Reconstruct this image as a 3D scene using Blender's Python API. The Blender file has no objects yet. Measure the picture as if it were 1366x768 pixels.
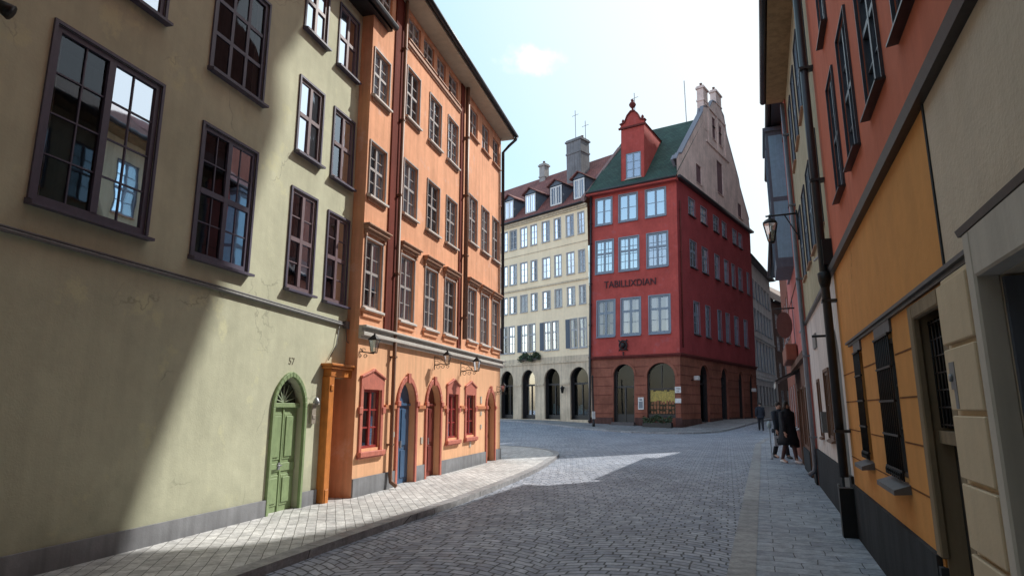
import bpy, bmesh, math, random
from mathutils import Vector, Matrix
from mathutils.geometry import tessellate_polygon
random.seed(7)
scene = bpy.context.scene
C = bpy.data.collections.new("street"); scene.collection.children.link(C)
R_ = math.radians

# ------------------------------------------------------------------ materials
MATS = {}
def newmat(name):
    m = bpy.data.materials.new(name); m.use_nodes = True
    nt = m.node_tree; b = nt.nodes['Principled BSDF']
    return m, nt, b
def N(nt, t, **kw):
    n = nt.nodes.new(t)
    for k, v in kw.items(): setattr(n, k, v)
    return n
def L(nt, a, b): nt.links.new(a, b)
def ramp(nt, fac, stops):
    r = N(nt, 'ShaderNodeValToRGB'); L(nt, fac, r.inputs[0])
    e = r.color_ramp.elements
    while len(e) < len(stops): e.new(0.5)
    for i, (p, c) in enumerate(stops):
        e[i].position = p; e[i].color = (c[0], c[1], c[2], 1) if hasattr(c, '__len__') else (c, c, c, 1)
    return r.outputs[0]
def mul(nt, a, b, fac=1.0, mode='MULTIPLY'):
    x = N(nt, 'ShaderNodeMix', data_type='RGBA', blend_type=mode)
    if hasattr(fac, 'links'): L(nt, fac, x.inputs[0])
    else: x.inputs[0].default_value = fac
    for s, v in ((6, a), (7, b)):
        if hasattr(v, 'links'): L(nt, v, x.inputs[s])
        else: x.inputs[s].default_value = (*v[:3], 1)
    return x.outputs[2]
def noise(nt, vec, scale, detail=4, rough=.55):
    n = N(nt, 'ShaderNodeTexNoise'); n.inputs['Scale'].default_value = scale
    n.inputs['Detail'].default_value = detail; n.inputs['Roughness'].default_value = rough
    L(nt, vec, n.inputs['Vector']); return n.outputs[0]
def pos(nt, sc=(1, 1, 1)):
    g = N(nt, 'ShaderNodeNewGeometry'); m = N(nt, 'ShaderNodeMapping'); m.inputs['Scale'].default_value = sc
    L(nt, g.outputs['Position'], m.inputs[0]); return m.outputs[0]
def uv(nt, sc=(1, 1, 1), rot=0, loc=(0, 0, 0)):
    g = N(nt, 'ShaderNodeUVMap'); m = N(nt, 'ShaderNodeMapping'); m.inputs['Scale'].default_value = sc
    m.inputs['Rotation'].default_value = (0, 0, rot); m.inputs['Location'].default_value = loc
    L(nt, g.outputs[0], m.inputs[0]); return m.outputs[0]
def bump(nt, b, h, strength=.3, dist=.01, chain=None):
    n = N(nt, 'ShaderNodeBump'); n.inputs['Strength'].default_value = strength; n.inputs['Distance'].default_value = dist
    L(nt, h, n.inputs['Height'])
    if chain: L(nt, chain, n.inputs['Normal'])
    L(nt, n.outputs[0], b.inputs['Normal']); return n.outputs[0]

def plaster(name, col, var=.18, streak=.25, patch=None, bs=.35, rough=.9, damp=.35, dz=.6, crack=0):
    if name in MATS: return MATS[name]
    m, nt, b = newmat(name)
    big = noise(nt, pos(nt), .7, 5, .6)
    c = mul(nt, col, ramp(nt, big, [(.3, 1 - var), (.7, 1 + var * .3)]))
    mid = noise(nt, pos(nt), 4.5, 6, .65)
    c = mul(nt, c, ramp(nt, mid, [(.3, 1 - var * .6), (.65, 1.0)]))
    st = noise(nt, pos(nt, (5, 5, .35)), 1.3, 5, .6)
    c = mul(nt, c, ramp(nt, st, [(.36, 1 - streak), (.58, 1.0)]))
    if patch:
        pn = noise(nt, pos(nt), 1.6, 7, .7)
        c = mul(nt, c, patch, ramp(nt, pn, [(.58, 0), (.66, .8)]), 'MIX')
    if crack:
        dn = N(nt, 'ShaderNodeTexNoise'); dn.inputs['Scale'].default_value = 2.5; dn.inputs['Detail'].default_value = 6; L(nt, pos(nt), dn.inputs['Vector'])
        ma = N(nt, 'ShaderNodeVectorMath', operation='MULTIPLY_ADD'); L(nt, dn.outputs['Color'], ma.inputs[0]); ma.inputs[1].default_value = (.7, .7, .7); L(nt, pos(nt), ma.inputs[2])
        vo = N(nt, 'ShaderNodeTexVoronoi', feature='DISTANCE_TO_EDGE'); vo.inputs['Scale'].default_value = .55; L(nt, ma.outputs[0], vo.inputs['Vector'])
        line = ramp(nt, vo.outputs['Distance'], [(.0, 1), (.007, 0)]); mk_ = ramp(nt, noise(nt, pos(nt), .8, 2), [(.52, 0), (.6, 1)])
        mm_ = N(nt, 'ShaderNodeMath', operation='MULTIPLY'); L(nt, line, mm_.inputs[0]); L(nt, mk_, mm_.inputs[1])
        m3 = N(nt, 'ShaderNodeMath', operation='MULTIPLY'); L(nt, mm_.outputs[0], m3.inputs[0]); m3.inputs[1].default_value = crack
        c = mul(nt, c, tuple(q * .35 for q in col), m3.outputs[0], 'MIX')
    g = N(nt, 'ShaderNodeNewGeometry'); sx = N(nt, 'ShaderNodeSeparateXYZ'); L(nt, g.outputs['Position'], sx.inputs[0])
    mr = N(nt, 'ShaderNodeMapRange'); mr.inputs[1].default_value = 0; mr.inputs[2].default_value = dz
    mr.inputs[3].default_value = 1 - damp; mr.inputs[4].default_value = 1
    ad = N(nt, 'ShaderNodeMath', operation='ADD'); L(nt, sx.outputs[2], ad.inputs[0])
    nn = noise(nt, pos(nt), 3, 4); ms = N(nt, 'ShaderNodeMath', operation='MULTIPLY_ADD'); L(nt, nn, ms.inputs[0]); ms.inputs[1].default_value = dz; ms.inputs[2].default_value = -dz * .5
    L(nt, ms.outputs[0], ad.inputs[1]); L(nt, ad.outputs[0], mr.inputs[0])
    c = mul(nt, c, mr.outputs[0])
    L(nt, c, b.inputs['Base Color']); b.inputs['Roughness'].default_value = rough
    b.inputs['Specular IOR Level'].default_value = .2
    f1 = noise(nt, pos(nt), 45, 4, .6); n1 = bump(nt, b, f1, bs, .004)
    f2 = noise(nt, pos(nt), 2.2, 5, .5); bump(nt, b, f2, bs, .02, n1)
    MATS[name] = m; return m
def paint(name, col, rough=.45, var=.12, metal=0, spec=.5):
    if name in MATS: return MATS[name]
    m, nt, b = newmat(name)
    n = noise(nt, pos(nt), 9, 5, .6)
    c = mul(nt, col, ramp(nt, n, [(.3, 1 - var), (.7, 1 + var)]))
    st = noise(nt, pos(nt, (14, 14, 1.2)), 2, 4)
    c = mul(nt, c, ramp(nt, st, [(.35, 1 - var), (.6, 1)]))
    L(nt, c, b.inputs['Base Color']); b.inputs['Roughness'].default_value = rough; b.inputs['Metallic'].default_value = metal
    b.inputs['Specular IOR Level'].default_value = spec
    bump(nt, b, noise(nt, pos(nt), 60, 3), .15, .002)
    MATS[name] = m; return m
def glass(name, tint=(.8, .85, .9), base=.12, boost=1.6, wav=.25, rcol=(.9, .95, 1)):
    if name in MATS: return MATS[name]
    m = bpy.data.materials.new(name); m.use_nodes = True; nt = m.node_tree; nt.nodes.clear()
    o = N(nt, 'ShaderNodeOutputMaterial'); mx = N(nt, 'ShaderNodeMixShader')
    tr = N(nt, 'ShaderNodeBsdfTransparent'); tr.inputs[0].default_value = (*tint, 1)
    gl = N(nt, 'ShaderNodeBsdfGlossy'); gl.inputs[0].default_value = (*rcol, 1); gl.inputs['Roughness'].default_value = .02
    fr = N(nt, 'ShaderNodeFresnel'); fr.inputs[0].default_value = 1.5
    ma = N(nt, 'ShaderNodeMath', operation='MULTIPLY_ADD'); L(nt, fr.outputs[0], ma.inputs[0]); ma.inputs[1].default_value = boost; ma.inputs[2].default_value = base; ma.use_clamp = True
    bp = N(nt, 'ShaderNodeBump'); bp.inputs['Strength'].default_value = wav; bp.inputs['Distance'].default_value = .02
    L(nt, noise(nt, pos(nt), 2.3, 2), bp.inputs['Height']); L(nt, bp.outputs[0], gl.inputs['Normal'])
    L(nt, ma.outputs[0], mx.inputs[0]); L(nt, tr.outputs[0], mx.inputs[1]); L(nt, gl.outputs[0], mx.inputs[2]); L(nt, mx.outputs[0], o.inputs[0])
    MATS[name] = m; return m
def tiles(name, c1, c2, w=.25, h=.3, bs=.8):
    if name in MATS: return MATS[name]
    m, nt, b = newmat(name)
    t = N(nt, 'ShaderNodeTexBrick'); t.inputs['Scale'].default_value = 1; t.inputs['Brick Width'].default_value = w; t.inputs['Row Height'].default_value = h
    t.inputs['Mortar Size'].default_value = .02; t.inputs['Mortar Smooth'].default_value = .6
    t.inputs['Color1'].default_value = (*c1, 1); t.inputs['Color2'].default_value = (*c2, 1); t.inputs['Mortar'].default_value = (c1[0] * .4, c1[1] * .4, c1[2] * .4, 1)
    L(nt, uv(nt), t.inputs['Vector'])
    c = mul(nt, t.outputs[0], ramp(nt, noise(nt, pos(nt), .9, 6, .7), [(.3, .6), (.7, 1.25)]))
    L(nt, c, b.inputs['Base Color']); b.inputs['Roughness'].default_value = .8
    bump(nt, b, t.outputs['Fac'], -bs, .05)
    MATS[name] = m; return m

def setts(name, c1, c2, rot, w=.19, h=.125, arc=True, mort=.016, dist=.018, wet=.5, bs=1.0):
    m, nt, b = newmat(name)
    v = uv(nt, rot=rot)
    d = N(nt, 'ShaderNodeTexNoise'); d.inputs['Scale'].default_value = 3.2; d.inputs['Detail'].default_value = 3; L(nt, v, d.inputs['Vector'])
    sub = N(nt, 'ShaderNodeVectorMath', operation='SUBTRACT'); L(nt, d.outputs['Color'], sub.inputs[0]); sub.inputs[1].default_value = (.5, .5, .5)
    sc = N(nt, 'ShaderNodeVectorMath', operation='SCALE'); L(nt, sub.outputs[0], sc.inputs[0]); sc.inputs['Scale'].default_value = dist * 4
    ad = N(nt, 'ShaderNodeVectorMath', operation='ADD'); L(nt, v, ad.inputs[0]); L(nt, sc.outputs[0], ad.inputs[1])
    vec = ad.outputs[0]
    if arc:
        sx = N(nt, 'ShaderNodeSeparateXYZ'); L(nt, vec, sx.inputs[0])
        W = 1.9
        dv = N(nt, 'ShaderNodeMath', operation='DIVIDE'); L(nt, sx.outputs[0], dv.inputs[0]); dv.inputs[1].default_value = W
        fr = N(nt, 'ShaderNodeMath', operation='FRACT'); L(nt, dv.outputs[0], fr.inputs[0])
        ce = N(nt, 'ShaderNodeMath', operation='SUBTRACT'); L(nt, fr.outputs[0], ce.inputs[0]); ce.inputs[1].default_value = .5
        sq = N(nt, 'ShaderNodeMath', operation='MULTIPLY'); L(nt, ce.outputs[0], sq.inputs[0]); L(nt, ce.outputs[0], sq.inputs[1])
        am = N(nt, 'ShaderNodeMath', operation='MULTIPLY_ADD'); L(nt, sq.outputs[0], am.inputs[0]); am.inputs[1].default_value = 1.5; L(nt, sx.outputs[1], am.inputs[2])
        cb = N(nt, 'ShaderNodeCombineXYZ'); L(nt, sx.outputs[0], cb.inputs[0]); L(nt, am.outputs[0], cb.inputs[1]); vec = cb.outputs[0]
    t = N(nt, 'ShaderNodeTexBrick'); t.inputs['Scale'].default_value = 1; t.inputs['Brick Width'].default_value = w; t.inputs['Row Height'].default_value = h
    t.inputs['Mortar Size'].default_value = mort; t.inputs['Mortar Smooth'].default_value = .7; t.offset_frequency = 2; t.squash = 1.25; t.squash_frequency = 3
    t.inputs['Color1'].default_value = (*c1, 1); t.inputs['Color2'].default_value = (*c2, 1); t.inputs['Mortar'].default_value = (c1[0] * .22, c1[1] * .22, c1[2] * .2, 1)
    L(nt, vec, t.inputs['Vector'])
    c = mul(nt, t.outputs[0], ramp(nt, noise(nt, uv(nt), .45, 5, .6), [(.3, .75), (.7, 1.15)]))
    c = mul(nt, c, ramp(nt, noise(nt, uv(nt), 28, 4, .7), [(.25, .65), (.75, 1.2)]))
    c = mul(nt, c, ramp(nt, noise(nt, uv(nt), 6.5, 2, .5), [(.3, .72), (.7, 1.18)]))
    L(nt, c, b.inputs['Base Color'])
    rr = ramp(nt, noise(nt, uv(nt), 5, 4), [(.3, wet), (.7, wet + .3)]); L(nt, rr, b.inputs['Roughness'])
    b.inputs['Specular IOR Level'].default_value = .4
    n1 = bump(nt, b, t.outputs['Fac'], -bs, .02)
    n2 = bump(nt, b, noise(nt, uv(nt), 9, 4, .6), .5, .02, n1)
    MATS[name] = m; return m

# ------------------------------------------------------------------ geometry helpers
class Fr:
    """facade frame: s along the wall, z up, o outward from the wall"""
    def __init__(self, P0, az, side, up=(0, 0, 1)):
        self.P0 = Vector((P0[0], P0[1], 0)); a = R_(az)
        self.d = Vector((math.sin(a), math.cos(a), 0)); self.up = Vector(up)
        self.n = Vector((math.cos(a), -math.sin(a), 0)) * side
    def p(self, s, z, o=0): return self.P0 + self.d * s + self.up * z + self.n * o
    def side(self, s, turn=1):
        """frame of the wall standing square to this one at s, running back from the street"""
        f = Fr.__new__(Fr); f.P0 = self.P0 + self.d * s; f.d = -self.n; f.up = self.up; f.n = self.d * turn; return f

class MB:
    def __init__(self): self.v = []; self.f = []; self.m = []; self.sm = []
    def poly(self, pts, mi=0, sm=False):
        i = len(self.v); self.v += [Vector(p) for p in pts]; self.f.append(list(range(i, i + len(pts)))); self.m.append(mi); self.sm.append(sm)
    def mesh(self, vs, fs, mi=0, sm=False):
        i = len(self.v); self.v += [Vector(p) for p in vs]
        for f in fs: self.f.append([i + k for k in f]); self.m.append(mi); self.sm.append(sm)
    def hexa(self, a, b, mi=0):
        self.mesh(list(a) + list(b), [(0, 3, 2, 1), (4, 5, 6, 7), (0, 1, 5, 4), (1, 2, 6, 5), (2, 3, 7, 6), (3, 0, 4, 7)], mi)
    def box(self, F, s0, s1, z0, z1, o0, o1, mi=0):
        self.hexa([F.p(s0, z0, o0), F.p(s1, z0, o0), F.p(s1, z0, o1), F.p(s0, z0, o1)], [F.p(s0, z1, o0), F.p(s1, z1, o0), F.p(s1, z1, o1), F.p(s0, z1, o1)], mi)
    def wbox(self, c, hx, hy, z0, z1, az=0, taper=1, mi=0):
        a = R_(az); X = Vector((math.cos(a), -math.sin(a), 0)); Y = Vector((math.sin(a), math.cos(a), 0)); c = Vector((c[0], c[1], 0))
        def ring(z, k): return [c + X * x * hx * k + Y * y * hy * k + Vector((0, 0, z)) for x, y in ((-1, -1), (1, -1), (1, 1), (-1, 1))]
        self.hexa(ring(z0, 1), ring(z1, taper), mi)
    def tube(self, pts, r, n=8, mi=0, caps=True):
        pts = [Vector(p) for p in pts]; rs = r if hasattr(r, '__len__') else [r] * len(pts); rings = []
        prev = None
        for i, p in enumerate(pts):
            t = (pts[min(i + 1, len(pts) - 1)] - pts[max(i - 1, 0)]).normalized()
            ref = Vector((0, 0, 1)) if abs(t.z) < .9 else Vector((1, 0, 0))
            if prev is None: x = t.cross(ref).normalized()
            else: x = (prev - t * prev.dot(t)).normalized()
            prev = x; y = t.cross(x)
            rings.append([p + (x * math.cos(2 * math.pi * k / n) + y * math.sin(2 * math.pi * k / n)) * rs[i] for k in range(n)])
        vs = [q for ri in rings for q in ri]; fs = []
        for i in range(len(rings) - 1):
            for k in range(n): fs.append((i * n + k, i * n + (k + 1) % n, (i + 1) * n + (k + 1) % n, (i + 1) * n + k))
        if caps: fs += [tuple(range(n))[::-1], tuple((len(rings) - 1) * n + k for k in range(n))]
        self.mesh(vs, fs, mi, True)
    def lathe(self, c, prof, n=12, mi=0):
        """prof: list of (r, z) around a vertical axis"""
        vs = []; fs = []; c = Vector(c)
        for r, z in prof:
            for k in range(n): vs.append(c + Vector((r * math.cos(2 * math.pi * k / n), r * math.sin(2 * math.pi * k / n), z)))
        for i in range(len(prof) - 1):
            for k in range(n): fs.append((i * n + k, i * n + (k + 1) % n, (i + 1) * n + (k + 1) % n, (i + 1) * n + k))
        fs += [tuple(range(n))[::-1], tuple((len(prof) - 1) * n + k for k in range(n))]
        self.mesh(vs, fs, mi, True)
    def ball(self, c, rx, ry, rz, n=12, mi=0):
        self.lathe(c, [(max(.001, rx * math.sin(math.pi * i / 8)), -rz * math.cos(math.pi * i / 8)) for i in range(9)], n, mi)
    def prism(self, F, loop, o0, o1, mi=0):
        """polygon (s,z) extruded between o0 and o1"""
        n = len(loop); a = [F.p(s, z, o0) for s, z in loop]; b = [F.p(s, z, o1) for s, z in loop]
        tri = tessellate_polygon([[Vector((s, z, 0)) for s, z in loop]])
        self.mesh(a, tri, mi); self.mesh(b, tri, mi)
        self.mesh(a + b, [(i, (i + 1) % n, n + (i + 1) % n, n + i) for i in range(n)], mi)
    def band(self, F, inner, outer, o0, o1, mi=0, closed=False):
        """strip between two matching open (s,z) lines, extruded"""
        n = len(inner); m = n if closed else n - 1
        for i in range(m):
            j = (i + 1) % n; q = [inner[i], inner[j], outer[j], outer[i]]
            self.hexa([F.p(s, z, o0) for s, z in q], [F.p(s, z, o1) for s, z in q], mi)
    def build(self, name, mats, parent=None, bevel=0):
        me = bpy.data.meshes.new(name); org = parent_world(parent)
        me.from_pydata([tuple(v - org) for v in self.v], [], self.f)
        for m in (mats if isinstance(mats, (list, tuple)) else [mats]): me.materials.append(m)
        for p, mi, s in zip(me.polygons, self.m, self.sm): p.material_index = mi; p.use_smooth = s
        bm = bmesh.new(); bm.from_mesh(me); bmesh.ops.recalc_face_normals(bm, faces=bm.faces); 
        ul = bm.loops.layers.uv.new('UVMap')
        for f in bm.faces:
            nn = f.normal
            if abs(nn.z) > .95: X = Vector((1, 0, 0)); Y = Vector((0, 1, 0))
            else: X = Vector((0, 0, 1)).cross(nn).normalized(); Y = nn.cross(X)
            for l in f.loops:
                q = l.vert.co + org; l[ul].uv = (q.dot(X), q.dot(Y))
        bm.to_mesh(me); bm.free()
        o = bpy.data.objects.new(name, me); C.objects.link(o)
        if parent: o.parent = parent
        if bevel:
            b = o.modifiers.new('bevel', 'BEVEL'); b.width = bevel; b.segments = 1; b.limit_method = 'ANGLE'
        return o
def split(mb, name, mats, parent, bevel=0, gap=.02):
    """build the separate pieces of a mesh as parts of their own"""
    par = list(range(len(mb.v)))
    def find(i):
        while par[i] != i: par[i] = par[par[i]]; i = par[i]
        return i
    for f in mb.f:
        for i in f[1:]: par[find(i)] = find(f[0])
    isl = {}
    for fi, f in enumerate(mb.f): isl.setdefault(find(f[0]), []).append(fi)
    items = []
    for fs in isl.values():
        vs = [mb.v[i] for fi in fs for i in mb.f[fi]]
        items.append([fs, [min(v[k] for v in vs) - gap for k in range(3)], [max(v[k] for v in vs) + gap for k in range(3)]])
    merged = True
    while merged:
        merged = False; out = []
        for it in items:
            for o in out:
                if all(it[1][k] <= o[2][k] and it[2][k] >= o[1][k] for k in range(3)):
                    o[0] += it[0]; o[1] = [min(a, b) for a, b in zip(o[1], it[1])]; o[2] = [max(a, b) for a, b in zip(o[2], it[2])]; merged = True; break
            else: out.append(it)
        items = out
    res = []
    for fs, _, _ in items:
        m = MB()
        for fi in sorted(fs): m.poly([mb.v[i] for i in mb.f[fi]], mb.m[fi], mb.sm[fi])
        res.append(m.build(name, mats, parent, bevel))
    return res
def parent_world(p):
    q = Vector((0, 0, 0))
    while p: q = q + p.location; p = p.parent
    return q
def thing(name, label, cat, loc, group=None):
    o = bpy.data.objects.new(name, None); C.objects.link(o); o.location = Vector(loc); o.empty_display_size = .2
    o['label'] = label; o['category'] = cat
    if group: o['group'] = group
    return o
def tag(o, label, cat, group=None):
    o['label'] = label; o['category'] = cat
    if group: o['group'] = group
    return o

def rect(s0, s1, z0, z1): return [(s0, z0), (s1, z0), (s1, z1), (s0, z1)]
def arch(s0, s1, z0, zs, rise, n=14, point=0):
    c = (s0 + s1) / 2; w = (s1 - s0) / 2; pts = [(s0, z0), (s1, z0)]
    for i in range(n + 1):
        t = math.pi * i / n; x = math.cos(t); z = math.sin(t)
        pts.append((c + w * x, zs + rise * (z + point * (1 - abs(x)) * z)))
    return pts
def wall(F, outer, holes, mats, parent, depth=.4, name='wall', o=0):
    """sheet with openings; each opening gets reveals and a dark room behind it"""
    mb = MB(); loops = [outer] + [h[0] if isinstance(h, tuple) else h for h in holes]
    flat = [q for l in loops for q in l]
    tri = tessellate_polygon([[Vector((s, z, 0)) for s, z in l] for l in loops])
    mb.mesh([F.p(s, z, o) for s, z in flat], tri)
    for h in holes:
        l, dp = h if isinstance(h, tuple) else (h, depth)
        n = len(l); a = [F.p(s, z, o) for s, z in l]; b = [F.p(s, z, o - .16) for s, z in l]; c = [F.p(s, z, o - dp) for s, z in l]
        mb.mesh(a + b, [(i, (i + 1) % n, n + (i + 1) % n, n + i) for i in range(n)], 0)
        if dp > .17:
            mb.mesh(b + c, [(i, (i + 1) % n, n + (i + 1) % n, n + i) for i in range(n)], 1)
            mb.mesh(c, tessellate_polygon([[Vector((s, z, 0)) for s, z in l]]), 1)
    return mb.build(name, mats, parent)

WR = random.Random(5)
def window(F, root, s0, s1, z0, z1, fm, gm, cols=2, rows=4, heavy=(), fw=.05, mun=.018, cas=0, casm=None, sill=.07, sillm=None, o=-.03, mull=None,
           curt=None, silldrop=.05, sillw=.05, name='window', roomy=0):
    mb = MB(); t = .04
    if gm is G_blue and WR.random() < .4: gm = G_sky
    if gm is G_far and WR.random() < .5: gm = G_dim
    mb.box(F, s0, s1, z0, z0 + fw, o - t, o); mb.box(F, s0, s1, z1 - fw, z1, o - t, o)
    mb.box(F, s0, s0 + fw, z0 + fw, z1 - fw, o - t, o); mb.box(F, s1 - fw, s1, z0 + fw, z1 - fw, o - t, o)
    a0, a1, b0, b1 = s0 + fw, s1 - fw, z0 + fw, z1 - fw
    mull = mull if mull is not None else ([.5] if cols % 2 == 0 else [])
    mw = fw * .62
    xs = [a0 + (a1 - a0) * k for k in mull]
    for x in xs: mb.box(F, x - mw, x + mw, b0, b1, o - t, o + .006)
    zs = [b0 + (b1 - b0) * k for k in heavy]
    for z in zs: mb.box(F, a0, a1, z - mw, z + mw, o - t - .002, o + .003)
    for i in range(1, cols):
        x = a0 + (a1 - a0) * i / cols
        if all(abs(x - q) > .03 for q in xs): mb.box(F, x - mun / 2, x + mun / 2, b0, b1, o - t + .005, o - .012)
    for i in range(1, rows):
        z = b0 + (b1 - b0) * i / rows
        if all(abs(z - q) > .03 for q in zs): mb.box(F, a0, a1, z - mun / 2, z + mun / 2, o - t + .006, o - .011)
    if cas:
        q = .001
        mb.box(F, s0 - cas, s0 + q, z0, z1 + cas, .0, .025, 1); mb.box(F, s1 - q, s1 + cas, z0, z1 + cas, .0, .025, 1)
        mb.box(F, s0 + q, s1 - q, z1 - q, z1 + cas, .0, .025, 1)
    w = mb.build(name, [fm, casm or fm], root)
    p = MB(); ta, tb = random.uniform(-.004, .004), random.uniform(-.004, .004)
    for i, (x0, x1) in enumerate(zip([a0] + xs, xs + [a1])):
        k = random.uniform(-.006, .006); k2 = random.uniform(-.006, .006)
        p.poly([F.p(x0, b0, o - .025 + k), F.p(x1, b0, o - .025 - k), F.p(x1, b1, o - .025 - k + k2), F.p(x0, b1, o - .025 + k + k2)])
    p.build('pane', gm, w)
    if sill:
        sb = MB(); sb.hexa([F.p(s0 - sillw, z0 - silldrop, -.01), F.p(s1 + sillw, z0 - silldrop, -.01), F.p(s1 + sillw, z0 - silldrop - .01, sill), F.p(s0 - sillw, z0 - silldrop - .01, sill)],
                           [F.p(s0 - sillw, z0 + .003, -.01), F.p(s1 + sillw, z0 + .003, -.01), F.p(s1 + sillw, z0 - silldrop * .6, sill), F.p(s0 - sillw, z0 - silldrop * .6, sill)])
        sb.build('sill', sillm or fm, w)
    if curt:
        cb = MB(); ww = (s1 - s0)
        k = curt if isinstance(curt, float) else .24
        for side in (0, 1):
            n = 14; pts = []
            wd = ww * k * random.uniform(.7, 1.2)
            for i in range(n + 1):
                x = (s0 + wd * i / n) if side == 0 else (s1 - wd * i / n)
                pts.append((x, o - .12 - .025 * math.sin(i * 1.9 + side)))
            for i in range(n):
                (x0, q0), (x1, q1) = pts[i], pts[i + 1]
                cb.poly([F.p(x0, z0, q0), F.p(x1, z0, q1), F.p(x1, z1, q1), F.p(x0, z1, q0)], 0, True)
        cb.build('curtain', M_curt, w)
    return w

def pipe(F, root, s, z0, z1, mat, r=.055, o=.1, shoe=True, name='drainpipe', top=None):
    mb = MB(); pts = []
    if top: pts += [F.p(s + top[0], z1 + .25, top[1]), F.p(s + top[0], z1 + .12, top[1])]
    pts += [F.p(s, z1, o), F.p(s, z0 + .25, o)]
    if shoe: pts += [F.p(s, z0 + .12, o + .02), F.p(s, z0 + .04, o + .14)]
    mb.tube(pts, r, 10)
    z = z0 + .8
    while z < z1: mb.box(F, s - r * 1.25, s + r * 1.25, z, z + .035, -.005, o + r * 1.15); z += 1.7
    return mb.build(name, mat, root)

def text(body, F, s, z, o, size, mat, parent=None, name='lettering', flip=False, ext=.008, align='CENTER', sx=1.0, rot=0):
    cu = bpy.data.curves.new(name, 'FONT'); cu.body = body; cu.size = size; cu.extrude = ext; cu.align_x = align; cu.align_y = 'CENTER'
    cu.materials.append(mat)
    ob = bpy.data.objects.new(name, cu); C.objects.link(ob)
    up = F.up.normalized(); n = F.n.normalized(); x = (-n).cross(up).normalized()
    M = Matrix((x * sx, up, n)).transposed().to_4x4() @ Matrix.Rotation(rot, 4, 'Z')
    M.translation = F.p(s, z, o) - parent_world(parent)
    if parent: ob.parent = parent
    ob.matrix_local = M
    # turn into a plain mesh
    dg = bpy.context.evaluated_depsgraph_get(); me = bpy.data.meshes.new_from_object(ob.evaluated_get(dg))
    me.name = name; o2 = bpy.data.objects.new(name, me); C.objects.link(o2)
    if parent: o2.parent = parent
    o2.matrix_local = M; bpy.data.objects.remove(ob); o2.name = name
    return o2

# shared materials
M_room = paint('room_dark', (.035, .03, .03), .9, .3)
M_curt = paint('curtain_cloth', (.55, .54, .5), .9, .1)
G_old = glass('old_glass', base=.16, boost=1.6, wav=.1, rcol=(.72, .86, 1))
G_blue = glass('sky_glass', tint=(.35, .42, .5), base=.42, boost=1.6, wav=.06, rcol=(.75, .95, 1))
G_far = glass('distant_glass', tint=(.6, .65, .7), base=.14, boost=1.4, wav=.12)
G_dim = glass('dim_glass', tint=(.6, .65, .7), base=.06, boost=1.3, wav=.15)
G_near = glass('near_glass', tint=(.5, .52, .55), base=.02, boost=.8, wav=.04, rcol=(.75, .87, 1))
G_sky = glass('pale_glass', tint=(.5, .55, .6), base=.3, boost=1.6, wav=.08, rcol=(.8, .92, 1))
G_shop = glass('shop_glass', tint=(.75, .8, .75), base=.0, boost=.6, wav=.05)
M_purple = paint('plum_frame', (.085, .075, .12), .45)
M_plumlight = paint('plum_light_frame', (.17, .115, .13), .45)
M_gutter = paint('dark_metal', (.035, .035, .04), .4, .2, .3)
M_black = paint('black_iron', (.012, .012, .013), .5, .2, .2)
M_zinc = paint('zinc', (.30, .31, .33), .4, .15, .4)
M_lamp = glass('lamp_glass', tint=(.85, .87, .88), base=.25, boost=1.2, wav=.1)
M_white = paint('white_paint', (.7, .7, .68), .5)
M_stone = paint('pale_stone', (.5, .48, .44), .7)

def gz(x, y):
    t = max(0, min(1, (y - 41) / 14)); return .6 * t * t * (3 - 2 * t)

# ------------------------------------------------------------------ ground, pavements
def lerp(a, b, t): return a + (b - a) * t
road_m = setts('cobble_road', (.28, .31, .38), (.46, .49, .56), R_(19))
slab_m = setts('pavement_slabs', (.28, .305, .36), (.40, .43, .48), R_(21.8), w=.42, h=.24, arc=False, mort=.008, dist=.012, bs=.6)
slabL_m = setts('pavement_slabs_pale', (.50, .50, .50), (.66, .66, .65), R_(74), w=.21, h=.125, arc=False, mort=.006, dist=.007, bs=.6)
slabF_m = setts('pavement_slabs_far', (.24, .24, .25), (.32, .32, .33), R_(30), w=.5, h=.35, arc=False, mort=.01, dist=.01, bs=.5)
kerb_m = setts('kerb_granite', (.30, .30, .31), (.38, .38, .385), R_(21.8), w=1.3, h=3.0, arc=False, mort=.012, dist=0.0, bs=.5)

mb = MB()
xs = [-600, -200, -80] + list(range(-40, 81, 4)) + [140, 300, 600]; ys = [-300, -80, -30] + [y for y in range(-12, 40, 4)] + [40 + 1.0 * i for i in range(17)] + [60, 70, 90, 140, 300, 900]
vs = [(x, y, gz(x, y)) for y in ys for x in xs]; nx = len(xs)
mb.mesh(vs, [(j * nx + i, j * nx + i + 1, (j + 1) * nx + i + 1, (j + 1) * nx + i) for j in range(len(ys) - 1) for i in range(nx - 1)], 0, True)
g = mb.build('cobbled_road', road_m); g['kind'] = 'structure'

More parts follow.
